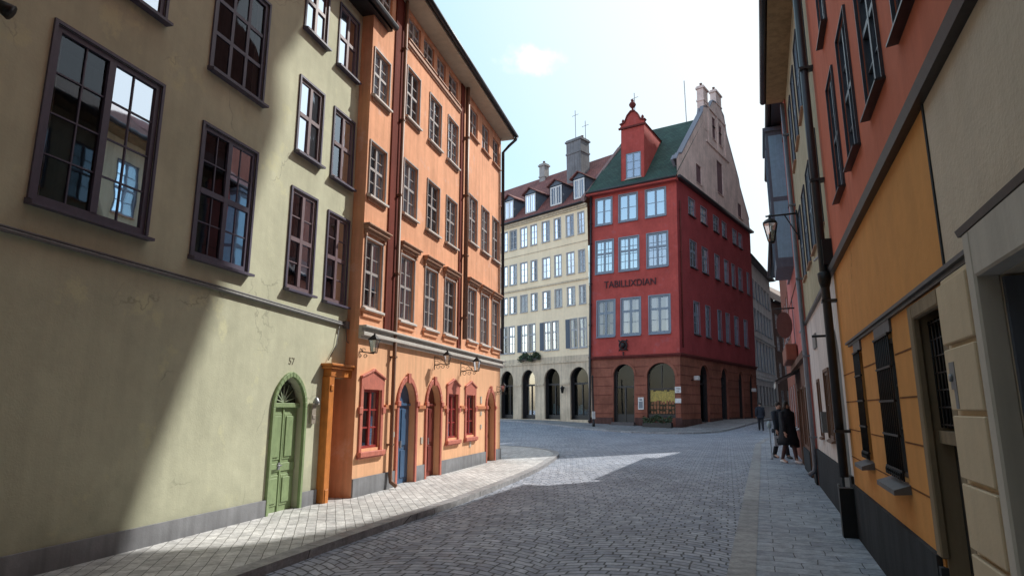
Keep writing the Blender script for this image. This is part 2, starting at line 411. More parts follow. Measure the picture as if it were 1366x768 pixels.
def offset(line, d):
    out = []
    for i, p in enumerate(line):
        a = Vector(line[max(i - 1, 0)]); b = Vector(line[min(i + 1, len(line) - 1)]); t = (b - a).normalized(); out.append((p[0] - t.y * d, p[1] + t.x * d))
    return out
def resample(line, step):
    out = [line[0]]
    for a, b in zip(line, line[1:]):
        n = max(1, int((Vector(b) - Vector(a)).length / step))
        for k in range(1, n + 1): out.append((lerp(a[0], b[0], k / n), lerp(a[1], b[1], k / n)))
    return out
def smooth(line, it=2):
    for _ in range(it):
        o = [line[0]]
        for a, b in zip(line, line[1:]):
            o += [(lerp(a[0], b[0], .25), lerp(a[1], b[1], .25)), (lerp(a[0], b[0], .75), lerp(a[1], b[1], .75))]
        line = o + [line[-1]]
    return line
def pavement(name, kerb, inner, h, mat, kw=.22, inside=1):
    """kerb line and inner line have matching counts"""
    k2 = offset(kerb, kw * inside); mb = MB(); kb = MB(); n = len(kerb)
    for i in range(n - 1):
        a, b = k2[i], k2[i + 1]; c, d = inner[i + 1], inner[i]
        m = 5
        for q in range(m):
            P = lambda u, v, t: (lerp(u[0], v[0], t), lerp(u[1], v[1], t))
            w = [P(a, d, q / m), P(b, c, q / m), P(b, c, (q + 1) / m), P(a, d, (q + 1) / m)]
            mb.poly([(x, y, gz(x, y) + h) for x, y in w])
        a, b = kerb[i], kerb[i + 1]; c, d = k2[i + 1], k2[i]
        kb.poly([(x, y, gz(x, y) + h + .006) for x, y in (a, b, c, d)])
        kb.poly([(a[0], a[1], gz(*a) - .05), (b[0], b[1], gz(*b) - .05), (b[0], b[1], gz(*b) + h + .006), (a[0], a[1], gz(*a) + h + .006)])
    o = mb.build(name, mat); o['kind'] = 'structure'
    o = kb.build(name + '_kerb', kerb_m); o['kind'] = 'structure'

G0 = (-3.572, 9.28); R0 = (3.67, 6.42)
FL = Fr(G0, 15.83, 1)                       # green facade
FO = Fr(G0, 15.83, 1); FO.P0 = FO.P0 + FO.n * .25   # orange facade, a little proud
FR = Fr(R0, 21.8, -1)                       # right hand row
OS = lambda s: (s + 7.95) * .958 - 7.95
OZ = lambda z: 1.6 + (z - 1.6) * .958
OEND = OS(11.66)

kl = smooth([(-7.2, -10), (-5.2, -2.5), (-3.5, 3), (-2.45, 6.42), (-1.75, 8.6), (-.92, 10.8), (.0, 13.94), (.73, 16.73), (1.35, 20.0), (1.75, 22.6), (1.3, 24.8), (.1, 26.6), (-2.5, 28.3), (-8, 30.6), (-18, 34)])
inn = []
endp = FO.p(OEND, 0, 0)
for x, y in kl:
    # nearest wall point: project on left wall line, after the corner fold to the side street
    s = (Vector((x, y, 0)) - FL.P0).dot(FL.d)
    if s < OEND: q = FL.p(s, 0, -.5); inn.append((q.x, q.y))
    else:
        t = (Vector((x, y, 0)) - endp).dot(Vector((-.86, .5, 0))); t = max(0, t); q = endp + Vector((-.86, .5, 0)) * t + Vector((-.3, -.3, 0)); inn.append((q.x, q.y))
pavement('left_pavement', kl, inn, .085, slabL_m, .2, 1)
kr = resample([(-6.3, -14.5), (2.1, 6.42), (11.1, 28.9), (13.6, 34), (18, 40)], 2)
inr = [(x + 1.9 * .93, y - 1.9 * .37) for x, y in kr]
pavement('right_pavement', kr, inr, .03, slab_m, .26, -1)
kf = smooth([(-30, 84), (-9, 63), (-1.5, 54.5), (3.5, 48), (7.0, 43), (10.2, 40.2), (13.2, 41.6), (16.8, 46.5), (21.3, 53), (26.8, 60.6), (40, 80), (60, 110)])
inf = []
CR = Vector((12.283, 45.733, 0)); FF = Fr(CR, -58.8, -1, (.03, -.008, 1)); FS = Fr(CR, 36.9, 1, (.03, -.008, 1))
for x, y in kf:
    P = Vector((x, y, 0)); a = (P - CR).dot(FF.d); b = (P - CR).dot(FS.d)
    if b > 0: q = FS.p(b, 0, -.6)
    elif a > 0: q = FF.p(a, 0, -1.5)
    else: q = CR + Vector((0, .8, 0))
    inf.append((q.x, q.y))
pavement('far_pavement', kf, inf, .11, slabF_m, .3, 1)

# ------------------------------------------------------------------ LEFT: green building
def shell(F, s0, s1, z1, depth, mats, root, roofm, rz=3.0, over=.35, name='roof', ends=(1, 1), soff=None, thick=.09):
    """side walls, back and a pitched roof with overhang"""
    mb = MB()
    if ends[0]: mb.poly([F.p(s0, 0, 0), F.p(s0, z1, 0), F.p(s0, z1 + rz, -depth / 2), F.p(s0, z1, -depth), F.p(s0, 0, -depth)])
    if ends[1]: mb.poly([F.p(s1, 0, 0), F.p(s1, z1, 0), F.p(s1, z1 + rz, -depth / 2), F.p(s1, z1, -depth), F.p(s1, 0, -depth)])
    mb.poly([F.p(s0, 0, -depth), F.p(s1, 0, -depth), F.p(s1, z1, -depth), F.p(s0, z1, -depth)])
    mb.build('side_wall', mats, root)
    rb = MB(); zt = z1 + thick
    rb.hexa([F.p(s0 - .12, z1 + .01, over), F.p(s1 + .12, z1 + .01, over), F.p(s1 + .12, z1 + .01, -.02), F.p(s0 - .12, z1 + .01, -.02)],
            [F.p(s0 - .12, zt, over), F.p(s1 + .12, zt, over), F.p(s1 + .12, zt + .05, -.02), F.p(s0 - .12, zt + .05, -.02)], 1)
    rb.poly([F.p(s0 - .12, zt + .01, over + .03), F.p(s1 + .12, zt + .01, over + .03), F.p(s1 + .12, zt + rz, -depth / 2), F.p(s0 - .12, zt + rz, -depth / 2)])
    rb.poly([F.p(s0 - .12, zt, -depth - .3), F.p(s1 + .12, zt, -depth - .3), F.p(s1 + .12, zt + rz, -depth / 2), F.p(s0 - .12, zt + rz, -depth / 2)])
    r = rb.build(name, [roofm, soff or M_gutter], root)
    gb = MB(); gb.tube([F.p(s0 - .14, zt + .0, over + .07), F.p(s1 + .14, zt + .0, over + .07)], .07, 8)
    gb.build('gutter', M_gutter, r)
    return r

P_green = plaster('green_plaster', (.60, .61, .45), .16, .07, bs=.5, damp=.3, dz=.9, crack=.5, patch=(.63, .63, .42))
P_plg = plaster('grey_plinth', (.30, .31, .33), .25, .2, bs=.6, damp=.3, dz=.3)
T_red = tiles('red_tiles', (.13, .045, .035), (.19, .07, .05))
T_green = tiles('green_slates', (.018, .055, .045), (.035, .085, .065), .3, .25)

gb_ = thing('green_house', 'olive green plastered house with plum window frames and arched green door', 'house', FL.P0)
gw = [(-3.82, -2.51, 3.57, 5.44, 4, 4, (), 'A'), (-1.80, -.77, 3.51, 5.29, 4, 4, (.5,), 'B'), (-1.80, -.76, 6.11, 7.75, 3, 3, (), 'C'), (-3.78, -2.60, 6.28, 7.9, 3, 3, (), 'C'),
      (.13, .80, 3.47, 5.09, 2, 4, (.5,), 'D'), (1.19, 1.86, 3.45, 5.02, 2, 4, (.5,), 'D'), (.15, .81, 5.75, 7.05, 2, 2, (.52,), 'D'), (1.19, 1.86, 5.70, 7.0, 2, 2, (.52,), 'D'),
      (.15, .78, 7.98, 9.12, 2, 2, (.5,), 'D'), (1.19, 1.84, 7.9, 9.13, 2, 2, (.5,), 'D'),
      (-6.2, -4.9, 3.57, 5.4, 4, 4, (), 'A'), (-8.9, -7.6, 3.57, 5.4, 4, 4, (), 'A'), (-6.2, -4.9, 6.3, 7.9, 3, 3, (), 'C')]
door = arch(.06, .80, .04, 1.62, .42, 16, .12)
odoor = rect(1.46, 2.14, .04, 2.13)
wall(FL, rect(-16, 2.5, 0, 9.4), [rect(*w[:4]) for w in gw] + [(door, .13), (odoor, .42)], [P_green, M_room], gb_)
for (a, b, c, d, co, ro, hv, ty) in gw:
    kw = dict(cas=.035, casm=M_purple, sill=.11, sillm=M_purple, silldrop=.06)
    if ty == 'A': window(FL, gb_, a, b, c, d, M_purple, G_near, co, ro, hv, fw=.065, mun=.016, o=-.005, curt=.18, **kw)
    elif ty == 'B': window(FL, gb_, a, b, c, d, M_purple, G_near, co, ro, hv, fw=.06, mun=.016, o=-.005, curt=.2, **kw)
    elif ty == 'C': window(FL, gb_, a, b, c, d, M_purple, G_near, co, ro, hv, fw=.06, mun=.055, o=-.005, curt=.1, **kw)
    else: window(FL, gb_, a, b, c, d, M_plumlight, G_old, co, ro, hv, fw=.055, mun=.018, o=-.008, curt=.22, **kw)
mb = MB()
for a, b in ((-16, .01), (.85, 1.27), (2.33, 2.45)): mb.box(FL, a, b, -.05, .31, 0, .035)
split(mb, 'plinth', P_plg, gb_, .01)
shell(FL, -16, 2.5, 9.4, 9, P_green, gb_, T_red, 3.5, .35)
mb = MB(); mb.box(FL, -13.5, -12.5, 0, 26, .01, 7.6); mb.build('light_blocker', P_green, gb_)  # unseen slab added across the street behind the camera to block sky light
# green door
M_gdoor = paint('green_door', (.25, .34, .17), .5, .12); M_gdark = paint('green_dark', (.05, .09, .05), .5)
mb = MB()
inn_ = arch(.06, .80, .04, 1.62, .42, 16, .12); out_ = arch(-.0, .86, .04, 1.62, .49, 16, .12)
mb.band(FL, inn_[1:] + [inn_[0]], out_[1:] + [out_[0]], -.01, .045)
dfr = mb.build('door_frame', M_gdoor, gb_, .006)
mb = MB(); mb.box(FL, .06, .80, .06, 1.66, -.15, -.10)
for x0, x1 in ((.12, .40), (.46, .74)):
    for z0, z1 in ((.17, .62), (.84, 1.53)):
        mb.box(FL, x0, x1, z0, z1, -.101, -.088); mb.box(FL, x0 + .035, x1 - .035, z0 + .04, z1 - .04, -.089, -.072)
mb.box(FL, .41, .45, .06, 1.66, -.101, -.08); mb.box(FL, .06, .80, 1.62, 1.69, -.12, -.05)
mb.box(FL, .07, .79, .67, .79, -.101, -.082)
dr = mb.build('door', M_gdoor, gb_, .006)
mb = MB(); mb.box(FL, .36, .41, .70, .80, -.083, -.07); mb.tube([FL.p(.385, .76, -.07), FL.p(.385, .76, -.03), FL.p(.28, .76, -.03)], .012, 6); mb.build('handle', M_zinc, dr)
mb = MB(); fan = arch(.10, .76, 1.69, 1.70, .31, 14, .12); mb.prism(FL, fan, -.13, -.12)
fp = mb.build('fanlight', paint('fan_dark', (.02, .025, .02), .15), gb_)
mb = MB()
for k in range(7):
    t = math.pi * (k + .5) / 7; mb.tube([FL.p(.43, 1.70, -.11), FL.p(.43 + .29 * math.cos(t), 1.70 + .30 * math.sin(t), -.11)], [.013, .007], 5)
mb.build('glazing_bar', paint('fan_bars', (.42, .48, .36), .5), fp)
mb = MB(); mb.box(FL, -.02, .88, -.02, .06, -.12, .1); mb.build('door_step', M_stone, gb_, .01)
# orange framed doorway
M_or = paint('orange_wood', (.56, .19, .035), .5, .15); M_ordk = plaster('orange_inner', (.36, .12, .035), .2, .2)
mb = MB()
mb.box(FL, 1.30, 1.46, 0.0, 2.14, -.02, .14); mb.box(FL, 2.14, 2.30, 0.0, 2.14, -.02, .14)
mb.box(FL, 1.32, 2.28, 2.14, 2.27, -.02, .15); mb.box(FL, 1.26, 2.34, 2.27, 2.32, -.02, .19); mb.box(FL, 1.23, 2.36, 2.32, 2.36, -.02, .22)
mb.box(FL, 1.33, 1.43, .02, .30, .14, .155); mb.box(FL, 2.17, 2.27, .02, .3, .14, .155); mb.box(FL, 1.335, 1.425, 1.9, 2.0, .14, .16)
mb.build('door_frame', M_or, gb_, .008)
mb = MB(); mb.box(FL, 1.46, 2.14, .05, 2.13, -.40, -.34); mb.box(FL, 1.465, 1.49, .05, 2.12, -.34, .0); mb.box(FL, 2.11, 2.135, .05, 2.12, -.34, .0)
mb.box(FL, 1.55, 2.05, .3, 1.0, -.34, -.325); mb.box(FL, 1.55, 2.05, 1.15, 1.95, -.34, -.325)
mb.build('door', M_ordk, gb_)
mb = MB(); mb.box(FL, 1.49, 2.11, .05, .30, -.335, -.32); mb.box(FL, 1.28, 2.32, -.02, .06, -.3, .12); mb.build('door_step', P_plg, gb_)
# cable and conduit along the facade
mb = MB()
mb.tube([FL.p(-14, 3.24, .04), FL.p(-4, 3.20, .04), FL.p(-1, 3.15, .04), FL.p(1.9, 3.08, .04)], .022, 6)
mb.tube([FL.p(-14, 3.28, .035), FL.p(-4, 3.235, .035), FL.p(-1, 3.19, .035), FL.p(1.9, 3.12, .035)], .014, 6)
mb.tube([FL.p(1.9, 3.1, .04), FL.p(2.1, 3.0, .06), FL.p(2.4, 3.02, .3), FL.p(2.6, 2.92, .3)], .012, 5)
mb.tube([FL.p(1.7, 3.09, .03), FL.p(1.62, 2.7, .03), FL.p(1.4, 2.42, .03)], .008, 5)
mb.tube([FL.p(1.9, 3.1, .03), FL.p(1.95, 2.8, .04), FL.p(2.15, 2.7, .1)], .008, 5)
mb.box(FL, 1.85, 1.98, 3.03, 3.16, 0, .06)
mb.build('cable', paint('cable_grey', (.16, .16, .165), .6), gb_)
text('57', FL, .42, 2.33, .003, .155, paint('number_paint', (.26, .25, .18), .7), gb_, 'house_number', ext=.004)
mb = MB(); mb.box(FL, .98, 1.1, 1.36, 1.66, 0, .05); mb.box(FL, .95, 1.13, 1.66, 1.69, 0, .09); mb.box(FL, 1.0, 1.08, 1.44, 1.5, .05, .06); mb.build('bell_panel', paint('bell_panel', (.33, .29, .24), .5), gb_, .005)
mb = MB(); mb.lathe(FL.p(1.04, 1.69, .08), [(.01, .1), (.03, .08), (.055, .03), (.06, 0)], 8); mb.build('wall_light', M_zinc, gb_)
pipe(FL, gb_, 2.36, .1, 9.3, paint('pale_pipe', (.45, .43, .38), .5), .045, .1)
# floodlight high on green wall
t = thing('floodlight', 'small dark floodlight on a bracket high on the green wall', 'lamp', FL.p(-4.5, 5.2))
mb = MB(); mb.box(FL, -4.56, -4.46, 5.14, 5.26, 0, .02); mb.tube([FL.p(-4.51, 5.2, 0), FL.p(-4.51, 5.22, .1), FL.p(-4.45, 5.2, .14)], .014, 6); mb.build('bracket', M_black, t)
mb = MB(); mb.tube([FL.p(-4.5, 5.22, .1), FL.p(-4.42, 5.16, .18), FL.p(-4.38, 5.13, .22)], [.035, .06, .075], 10); mb.build('lamp_head', M_black, t)

# ------------------------------------------------------------------ LEFT: orange building
P_or = plaster('salmon_plaster', (.92, .47, .28), .16, .2, patch=(.80, .50, .38), bs=.7, damp=.1)
P_orl = plaster('apricot_plaster', (.92, .53, .31), .12, .14, bs=.45, damp=.15)
P_dkred = plaster('brick_red_strip', (.20, .045, .03), .3, .3)
P_pink = paint('pink_surround', (.55, .17, .12), .6, .15)
M_tf = paint('taupe_frame', (.38, .35, .34), .5); M_tfl = paint('pale_frame', (.42, .39, .37), .5)
M_sillp = paint('pale_sill', (.60, .56, .52), .7); M_brown = paint('brown_hood', (.46, .26, .17), .7)
M_corn = paint('cornice_grey', (.55, .53, .49), .7)
ob_ = thing('orange_house', 'tall salmon orange house with arched doors and grey cornice', 'house', FO.P0 + FO.d * 2.4)
cols_ = [(2.53, 3.22), (4.07, 4.79), (5.40, 6.16), (6.66, 7.42), (8.42, 9.14), (9.58, 10.32), (10.72, 11.42)]
ow = []
for i, (a, b) in enumerate(cols_):
    a, b = OS(a), OS(b)
    if i == 0: rows = [('hood', 3.55, 4.92), ('mid', 5.84, 6.96), ('mid', 8.0, 9.04), ('top', 10.03, 10.85)]
    elif i < 4: rows = [('hood', 3.52, 4.96), ('mid', 5.95, 7.2), ('mid', 8.28, 9.52)]
    else: rows = [('hood', 3.55, 5.05), ('mid', 6.46, 7.86), ('top', 9.8, 10.72)]
    for k, z0, z1 in rows: ow.append((k, a, b, OZ(z0), OZ(z1)))
for a, b in ((4.07, 4.76), (4.95, 5.62), (5.82, 6.42), (6.66, 7.36)): ow.append(('top', OS(a), OS(b), OZ(10.22), OZ(10.86)))
S0, S1, ZE = OS(2.43) - .0, OEND, 10.6
wall(FO, rect(S0, S1, 3.0, ZE), [rect(*w[1:]) for w in ow], [P_or, M_room], ob_, name='upper_wall')
gwn = [(2.68, 3.40, .86, 1.97), (7.04, 7.74, .86, 1.98), (8.40, 9.10, .88, 1.98)]
gdr = [(4.20, 5.06, 1.72, .42), (5.70, 6.52, 1.72, .42), (10.22, 11.0, 1.65, .42)]
gh = [rect(OS(a), OS(b), OZ(c), OZ(d)) for a, b, c, d in gwn]
ga = [(arch(OS(a), OS(b), .04, OZ(c), r, 14, .12), .35) for a, b, c, r in gdr]
wall(FO, rect(S0, S1, 0, 3.0), gh + ga, [P_orl, M_room], ob_, name='ground_floor_wall')
for k, a, b, c, d in ow:
    if k == 'top': window(FO, ob_, a, b, c, d, M_tfl, G_old, 2, 2, (.5,), fw=.045, o=-.05, sill=.08, sillm=M_brown, curt=.12)
    else: window(FO, ob_, a, b, c, d, M_tf, G_old, 2, 4, (.52,), fw=.042, mun=.016, o=-.04, sill=.09, sillm=M_sillp, silldrop=.07, cas=.025, casm=M_tf, curt=.2)
    if k == 'hood':
        mb = MB(); mb.box(FO, a - .08, b + .08, d + .1, d + .15, 0, .06); mb.box(FO, a - .11, b + .11, d + .15, d + .22, 0, .11); mb.box(FO, a - .14, b + .14, d + .22, d + .25, 0, .15)
        for x in (a - .07, b + .01): mb.box(FO, x, x + .06, d + .02, d + .1, 0, .05)
        mb.build('window_hood', M_brown, ob_, .006)
        mb = MB(); mb.box(FO, a - .04, b + .04, c - .2, c - .075, 0, .04); mb.box(FO, a - .08, b + .08, c - .1, c - .06, 0, .075)
        mb.build('sill_bracket', P_or, ob_, .006)
    elif k == 'mid':
        mb = MB(); mb.box(FO, a - .03, b + .03, c - .15, c - .075, 0, .03); mb.build('sill_bracket', M_brown, ob_, .006)
# string course under the attic windows
mb = MB(); mb.box(FO, OS(3.98), OS(7.55), OZ(10.05), OZ(10.12), 0, .06); mb.box(FO, OS(3.98), OS(7.55), OZ(10.0), OZ(10.05), 0, .03); split(mb, 'string_course', M_brown, ob_)
# ground floor cornice
mb = MB()
mb.box(FO, S0 - .02, S1 + .1, 2.86, 2.91, 0, .06); mb.box(FO, S0 - .02, S1 + .14, 2.91, 2.98, 0, .12); mb.box(FO, S0 - .02, S1 + .1, 2.98, 3.06, 0, .07); mb.box(FO, S0 - .02, S1 + .16, 3.06, 3.10, 0, .16)
mb.build('cornice', M_corn, ob_, .008)
# plinth between the openings
mb = MB(); edges = [S0, OS(4.10), OS(5.16), OS(5.60), OS(6.62), OS(10.12), OS(11.10), S1 + .03]
for a, b in zip(edges[::2], edges[1::2]): mb.box(FO, a, b, -.05, .40, 0, .03)
split(mb, 'plinth', P_plg, ob_, .008)
# red strips and drainpipes
mb = MB()
for a, b in ((3.40, 3.66), (7.62, 7.86)): mb.box(FO, OS(a), OS(b), 3.1, ZE, 0, .03)
mb.box(FO, OS(3.60), OS(3.86), 3.1, ZE, 0, .012)
split(mb, 'pilaster_strip', P_dkred, ob_)
M_bp = paint('brown_pipe', (.20, .10, .06), .5)
pipe(FO, ob_, OS(3.78), .1, ZE, M_bp, .04, .08); pipe(FO, ob_, OS(7.93), 3.15, ZE, M_bp, .06, .1, shoe=False)
# pink window surrounds with little pediments
for (a, b, c, d) in gwn:
    a, b, c, d = OS(a), OS(b), OZ(c), OZ(d)
    w = window(FO, ob_, a, b, c, d, paint('red_sash', (.33, .04, .035), .4), G_old, 2, 3, (), fw=.05, mun=.03, o=-.03, sill=0, curt=.3)
    mb = MB(); m = .1
    mb.box(FO, a - m, a, c - .05, d + .1, 0, .03); mb.box(FO, b, b + m, c - .05, d + .1, 0, .03)
    mb.prism(FO, [(a, d), (b, d), (b + m, d + .1), (b + m, d + .2), ((a + b) / 2 + .12, d + .3), ((a + b) / 2, d + .33), ((a + b) / 2 - .12, d + .3), (a - m, d + .2), (a - m, d + .1)], 0, .032)
    mb.band(FO, [(a - m - .02, d + .2), ((a + b) / 2 - .12, d + .3), ((a + b) / 2, d + .34), ((a + b) / 2 + .12, d + .3), (b + m + .02, d + .2)],
            [(a - m - .02, d + .235), ((a + b) / 2 - .12, d + .34), ((a + b) / 2, d + .39), ((a + b) / 2 + .12, d + .34), (b + m + .02, d + .235)], 0, .06)
    mb.box(FO, a - m - .03, b + m + .03, c - .14, c - .05, 0, .09); mb.box(FO, a - m - .05, b + m + .05, c - .17, c - .14, 0, .05)
    mb.box(FO, a - m - .06, a - .03, c + .62, c + .74, .0, .05); mb.box(FO, b + .03, b + m + .06, c + .62, c + .74, .0, .05)
    mb.build('window_surround', P_pink, ob_, .006)
M_bdoor = paint('blue_door', (.06, .13, .24), .35); M_rdoor = paint('dark_red_door', (.16, .03, .025), .4); M_brdoor = paint('brown_door', (.25, .09, .03), .5)
for (a, b, c, r), dm, nm in zip(gdr, (M_bdoor, M_rdoor, M_brdoor), 'abc'):
    a, b, c = OS(a), OS(b), OZ(c)
    i_ = arch(a, b, .04, c, r, 14, .12); o_ = arch(a - .09, b + .09, .04, c, r + .1, 14, .12)
    mb = MB(); mb.band(FO, i_[1:] + [i_[0]], o_[1:] + [o_[0]], -.005, .04)
    mb.prism(FO, [((a + b) / 2 - .05, c + r - .0), ((a + b) / 2 + .05, c + r), ((a + b) / 2 + .07, c + r + .2), ((a + b) / 2 - .07, c + r + .2)], .02, .06)
    mb.box(FO, a - .12, a + .01, c - .06, c + .04, 0, .07); mb.box(FO, b - .01, b + .12, c - .06, c + .04, 0, .07)
    mb.build('door_surround', P_pink, ob_, .006)
    mb = MB(); mb.prism(FO, [(x, z) for x, z in i_], -.18, -.14); mb.box(FO, a, b, c - .05, c + .0, -.15, -.10)
    for x0, x1 in ((a + .06, (a + b) / 2 - .03), ((a + b) / 2 + .03, b - .06)):
        mb.box(FO, x0, x1, .2, .75, -.141, -.12); mb.box(FO, x0, x1, .85, c - .12, -.141, -.12)
    dd = mb.build('door', dm, ob_, .004)
    mb = MB(); mb.box(FO, (a + b) / 2 - .06, (a + b) / 2 - .03, .8, .95, -.12, -.08); mb.build('handle', M_zinc, dd)
    mb = MB(); mb.box(FO, a - .05, b + .05, -.02, .05, -.3, .08); mb.build('door_step', M_stone, ob_, .008)
# imposts between the arches
mb = MB()
for a, b in ((3.56, 4.05), (5.2, 5.56), (6.66, 6.86), (7.92, 8.2), (9.3, 10.05)): mb.box(FO, OS(a), OS(b), OZ(1.60), OZ(1.68), 0, .05)
split(mb, 'impost_band', plaster('apricot_dark', (.60, .24, .12), .15, .1), ob_, .006)
# plates
mb = MB()
for s, z, w, h in ((3.98, 1.05, .07, .1), (5.4, .85, .1, .14), (9.62, 1.75, .12, .2), (9.62, 1.42, .11, .11), (9.64, 1.05, .1, .12), (8.7, .6, .12, .18), (1.2 + 9.0, .9, .06, .1)): mb.box(FO, OS(s), OS(s) + w, z, z + h, 0, .02)
split(mb, 'wall_plate', paint('plate', (.55, .5, .42), .5), ob_)
r = shell(FO, S0, S1, ZE, 10, P_or, ob_, T_red, 4.2, .45, soff=plaster('soffit_cream', (.58, .50, .38), .1, .1), thick=.12)
mb = MB(); z = ZE + .1
mb.tube([FO.p(S1 + .1, z, .52), FO.p(S1 + .08, z - .12, .5), FO.p(S1 - .02, z - .35, .3), FO.p(S1 - .08, z - .6, .1), FO.p(S1 - .08, 3.3, .1)], .05, 8); mb.build('drainpipe', M_gutter, ob_)
mb = MB(); a, b = OS(4.5), OS(5.6); 
mb.prism(FO, [(a, ZE + .5), (b, ZE + .5), (b, ZE + 1.9), ((a + b) / 2, ZE + 2.3), (a, ZE + 1.9)], -1.9, -.45); mb.build('dormer', P_dkred, ob_)
window(Fr(FO.p(0, 0, -.42), 15.83, 1), ob_, a + .2, b - .2, ZE + .8, ZE + 1.7, M_white, G_far, 2, 2, (), sill=0, o=.0)

# lanterns on ornate brackets
def lantern(name, P, label, F, reach=.55, scale=1.0, mat=M_black, group='wall lanterns on the orange house'):
    t = thing(name, label, 'lantern', P, group); k = scale
    P = Vector(P); n = F.n; up = Vector((0, 0, 1)); d = F.d
    q = lambda o, z, s=0: P + n * o * k + up * z * k + d * s * k
    mb = MB(); mb.tube([q(0, .28), q(0, -.12)], .016 * k, 6); mb.tube([q(0, .0), q(reach * .5, .05), q(reach, .0)], .014 * k, 6)
    for i in range(3):
        c = (.12 + .15 * i, -.02 + .0 * i); rr = .07 - .012 * i
        mb.tube([q(c[0] + rr * math.cos(a_) * (1 - a_ * .07), c[1] - .03 + rr * math.sin(a_) * (1 - a_ * .07)) for a_ in [x * .6 for x in range(13)]], .007 * k, 5)
        mb.tube([q(c[0] - .05 + rr * math.cos(a_), c[1] + .1 + rr * .8 * math.sin(a_)) for a_ in [x * .6 for x in range(9)]], .006 * k, 5)
    mb.tube([q(0, .26), q(.2, .2), q(.36, .06)], .01 * k, 5)
    mb.build('bracket', mat, t)
    base = q(reach, .03)
    mb = MB()
    for x, y in ((1, 1), (1, -1), (-1, -1), (-1, 1)):
        mb.tube([base + n * .05 * k * x + d * .05 * k * y, base + n * .085 * k * x + d * .085 * k * y + up * .26 * k], .006 * k, 5)
    def ring(z, h): return [base + n * h * x * k + d * h * y * k + up * z * k for x, y in ((-1, -1), (1, -1), (1, 1), (-1, 1))]
    mb.hexa(ring(-.02, .05), ring(.0, .055)); mb.hexa(ring(.255, .1), ring(.275, .1)); mb.hexa(ring(.275, .095), ring(.36, .03)); mb.hexa(ring(.36, .02), ring(.40, .012))
    mb.build('lamp_frame', mat, t)
    mb = MB(); mb.hexa(ring(.005, .046), ring(.25, .078)); mb.build('glass', M_lamp, t)
    return t
lantern('wall_lantern', FL.p(2.08, 2.58, .0), 'lantern on scroll bracket above the orange doorway', FL, .62, .85)
lantern('wall_lantern', FO.p(OS(6.12), 2.60, .0), 'lantern on scroll bracket between the dark red door and a small window', FO, .4, .8)
lantern('wall_lantern', FO.p(OS(7.95), 2.55, .0), 'lantern on scroll bracket between the two small red windows', FO, .5, .9)
lantern('wall_lantern', FO.p(OS(11.3), 2.1, .0), 'lantern at the far corner of the orange house beside the last arched door', FO, .3, .7)

# ------------------------------------------------------------------ CENTRE: red corner building
P_red = plaster('crimson_plaster', (.49, .095, .08), .24, .08, bs=.3, damp=0, patch=(.40, .11, .11))
P_redl = plaster('brick_red_ground', (.35, .135, .09), .35, .15, bs=.5, damp=.3, dz=1.2)
P_gable = plaster('gable_plaster', (.84, .66, .60), .25, .15, bs=.4, damp=0)
M_bf = paint('blue_grey_frame', (.20, .26, .32), .5, .08)
P_mold = plaster('dark_red_mold', (.16, .04, .035), .2, .2)
rb_ = thing('red_corner_building', 'crimson corner building with green slate roof and pink gable', 'building', CR)
fw_ = []
for a, b in ((5.38, 6.80), (3.20, 4.75), (.88, 2.50)): fw_.append(('A', a, b, 16.5, 18.75))
for a, b in ((5.26, 6.78), (3.12, 4.74), (.78, 2.42)): fw_.append(('B', a, b, 12.42, 15.12))
for a, b in ((5.14, 6.62), (3.03, 4.57), (.70, 2.29)): fw_.append(('C', a, b, 7.27, 10.13))
Fend = 7.3; ZR = 19.3; ZB = 5.55
wall(FF, rect(0, Fend, ZB, ZR), [rect(*w[1:]) for w in fw_], [P_red, M_room], rb_, name='front_wall', depth=.6)
for k, a, b, c, d in fw_:
    if k == 'A': window(FF, rb_, a, b, c, d, M_bf, G_blue, 2, 2, (), fw=.13, mun=.05, o=-.05, sill=.12, silldrop=.1, cas=.06, casm=M_bf)
    elif k == 'B': window(FF, rb_, a, b, c, d, M_bf, G_blue, 4, 4, (.6,), fw=.14, mun=.05, o=-.05, sill=.12, silldrop=.1, cas=.07, casm=M_bf, curt=.15)
    else: window(FF, rb_, a, b, c, d, M_bf, G_far, 2, 3, (.66,), fw=.14, mun=.05, o=-.05, sill=.14, silldrop=.12, cas=.08, casm=M_bf, curt=.3)
# front ground floor with big arches
fa = [(arch(3.55, 5.25, .35, 4.15, .85, 16), .9), (arch(.40, 2.55, .95, 3.95, 1.05, 16), .9)]
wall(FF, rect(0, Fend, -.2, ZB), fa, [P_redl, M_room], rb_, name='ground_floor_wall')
swin = []
for a, b in ((2.45, 3.8), (5.2, 6.6), (8.3, 9.65), (10.65, 11.75), (13.65, 14.85), (15.5, 16.5)): swin.append((a, b, 17.05, 18.45))
for a, b in ((2.55, 3.95), (5.25, 6.6), (8.35, 9.5), (10.9, 11.95), (13.0, 13.9), (15.0, 16.1), (17.7, 18.4)): swin.append((a, b, 12.75, 14.9))
for a, b in ((3.05, 4.3), (5.7, 6.75), (8.65, 9.6), (10.8, 11.8), (13.2, 14.35), (16.1, 17.15)): swin.append((a, b, 7.4, 9.98))
SEND = 19.5
wall(FS, rect(0, SEND, ZB, ZR + .3), [rect(*w) for w in swin], [plaster('crimson_plaster_shaded', (.37, .065, .07), .24, .08, bs=.3, damp=0, patch=(.30, .075, .08)), M_room], rb_, name='side_wall', depth=.6)  # side wall's shade painted in: a darker copy of the front crimson
for a, b, c, d in swin: window(FS, rb_, a, b, c, d, M_bf, G_far, 2, 3, (.6,), fw=.12, mun=.05, o=-.06, sill=.16, silldrop=.12, sillm=M_gutter, cas=.05, casm=M_bf, curt=.2)
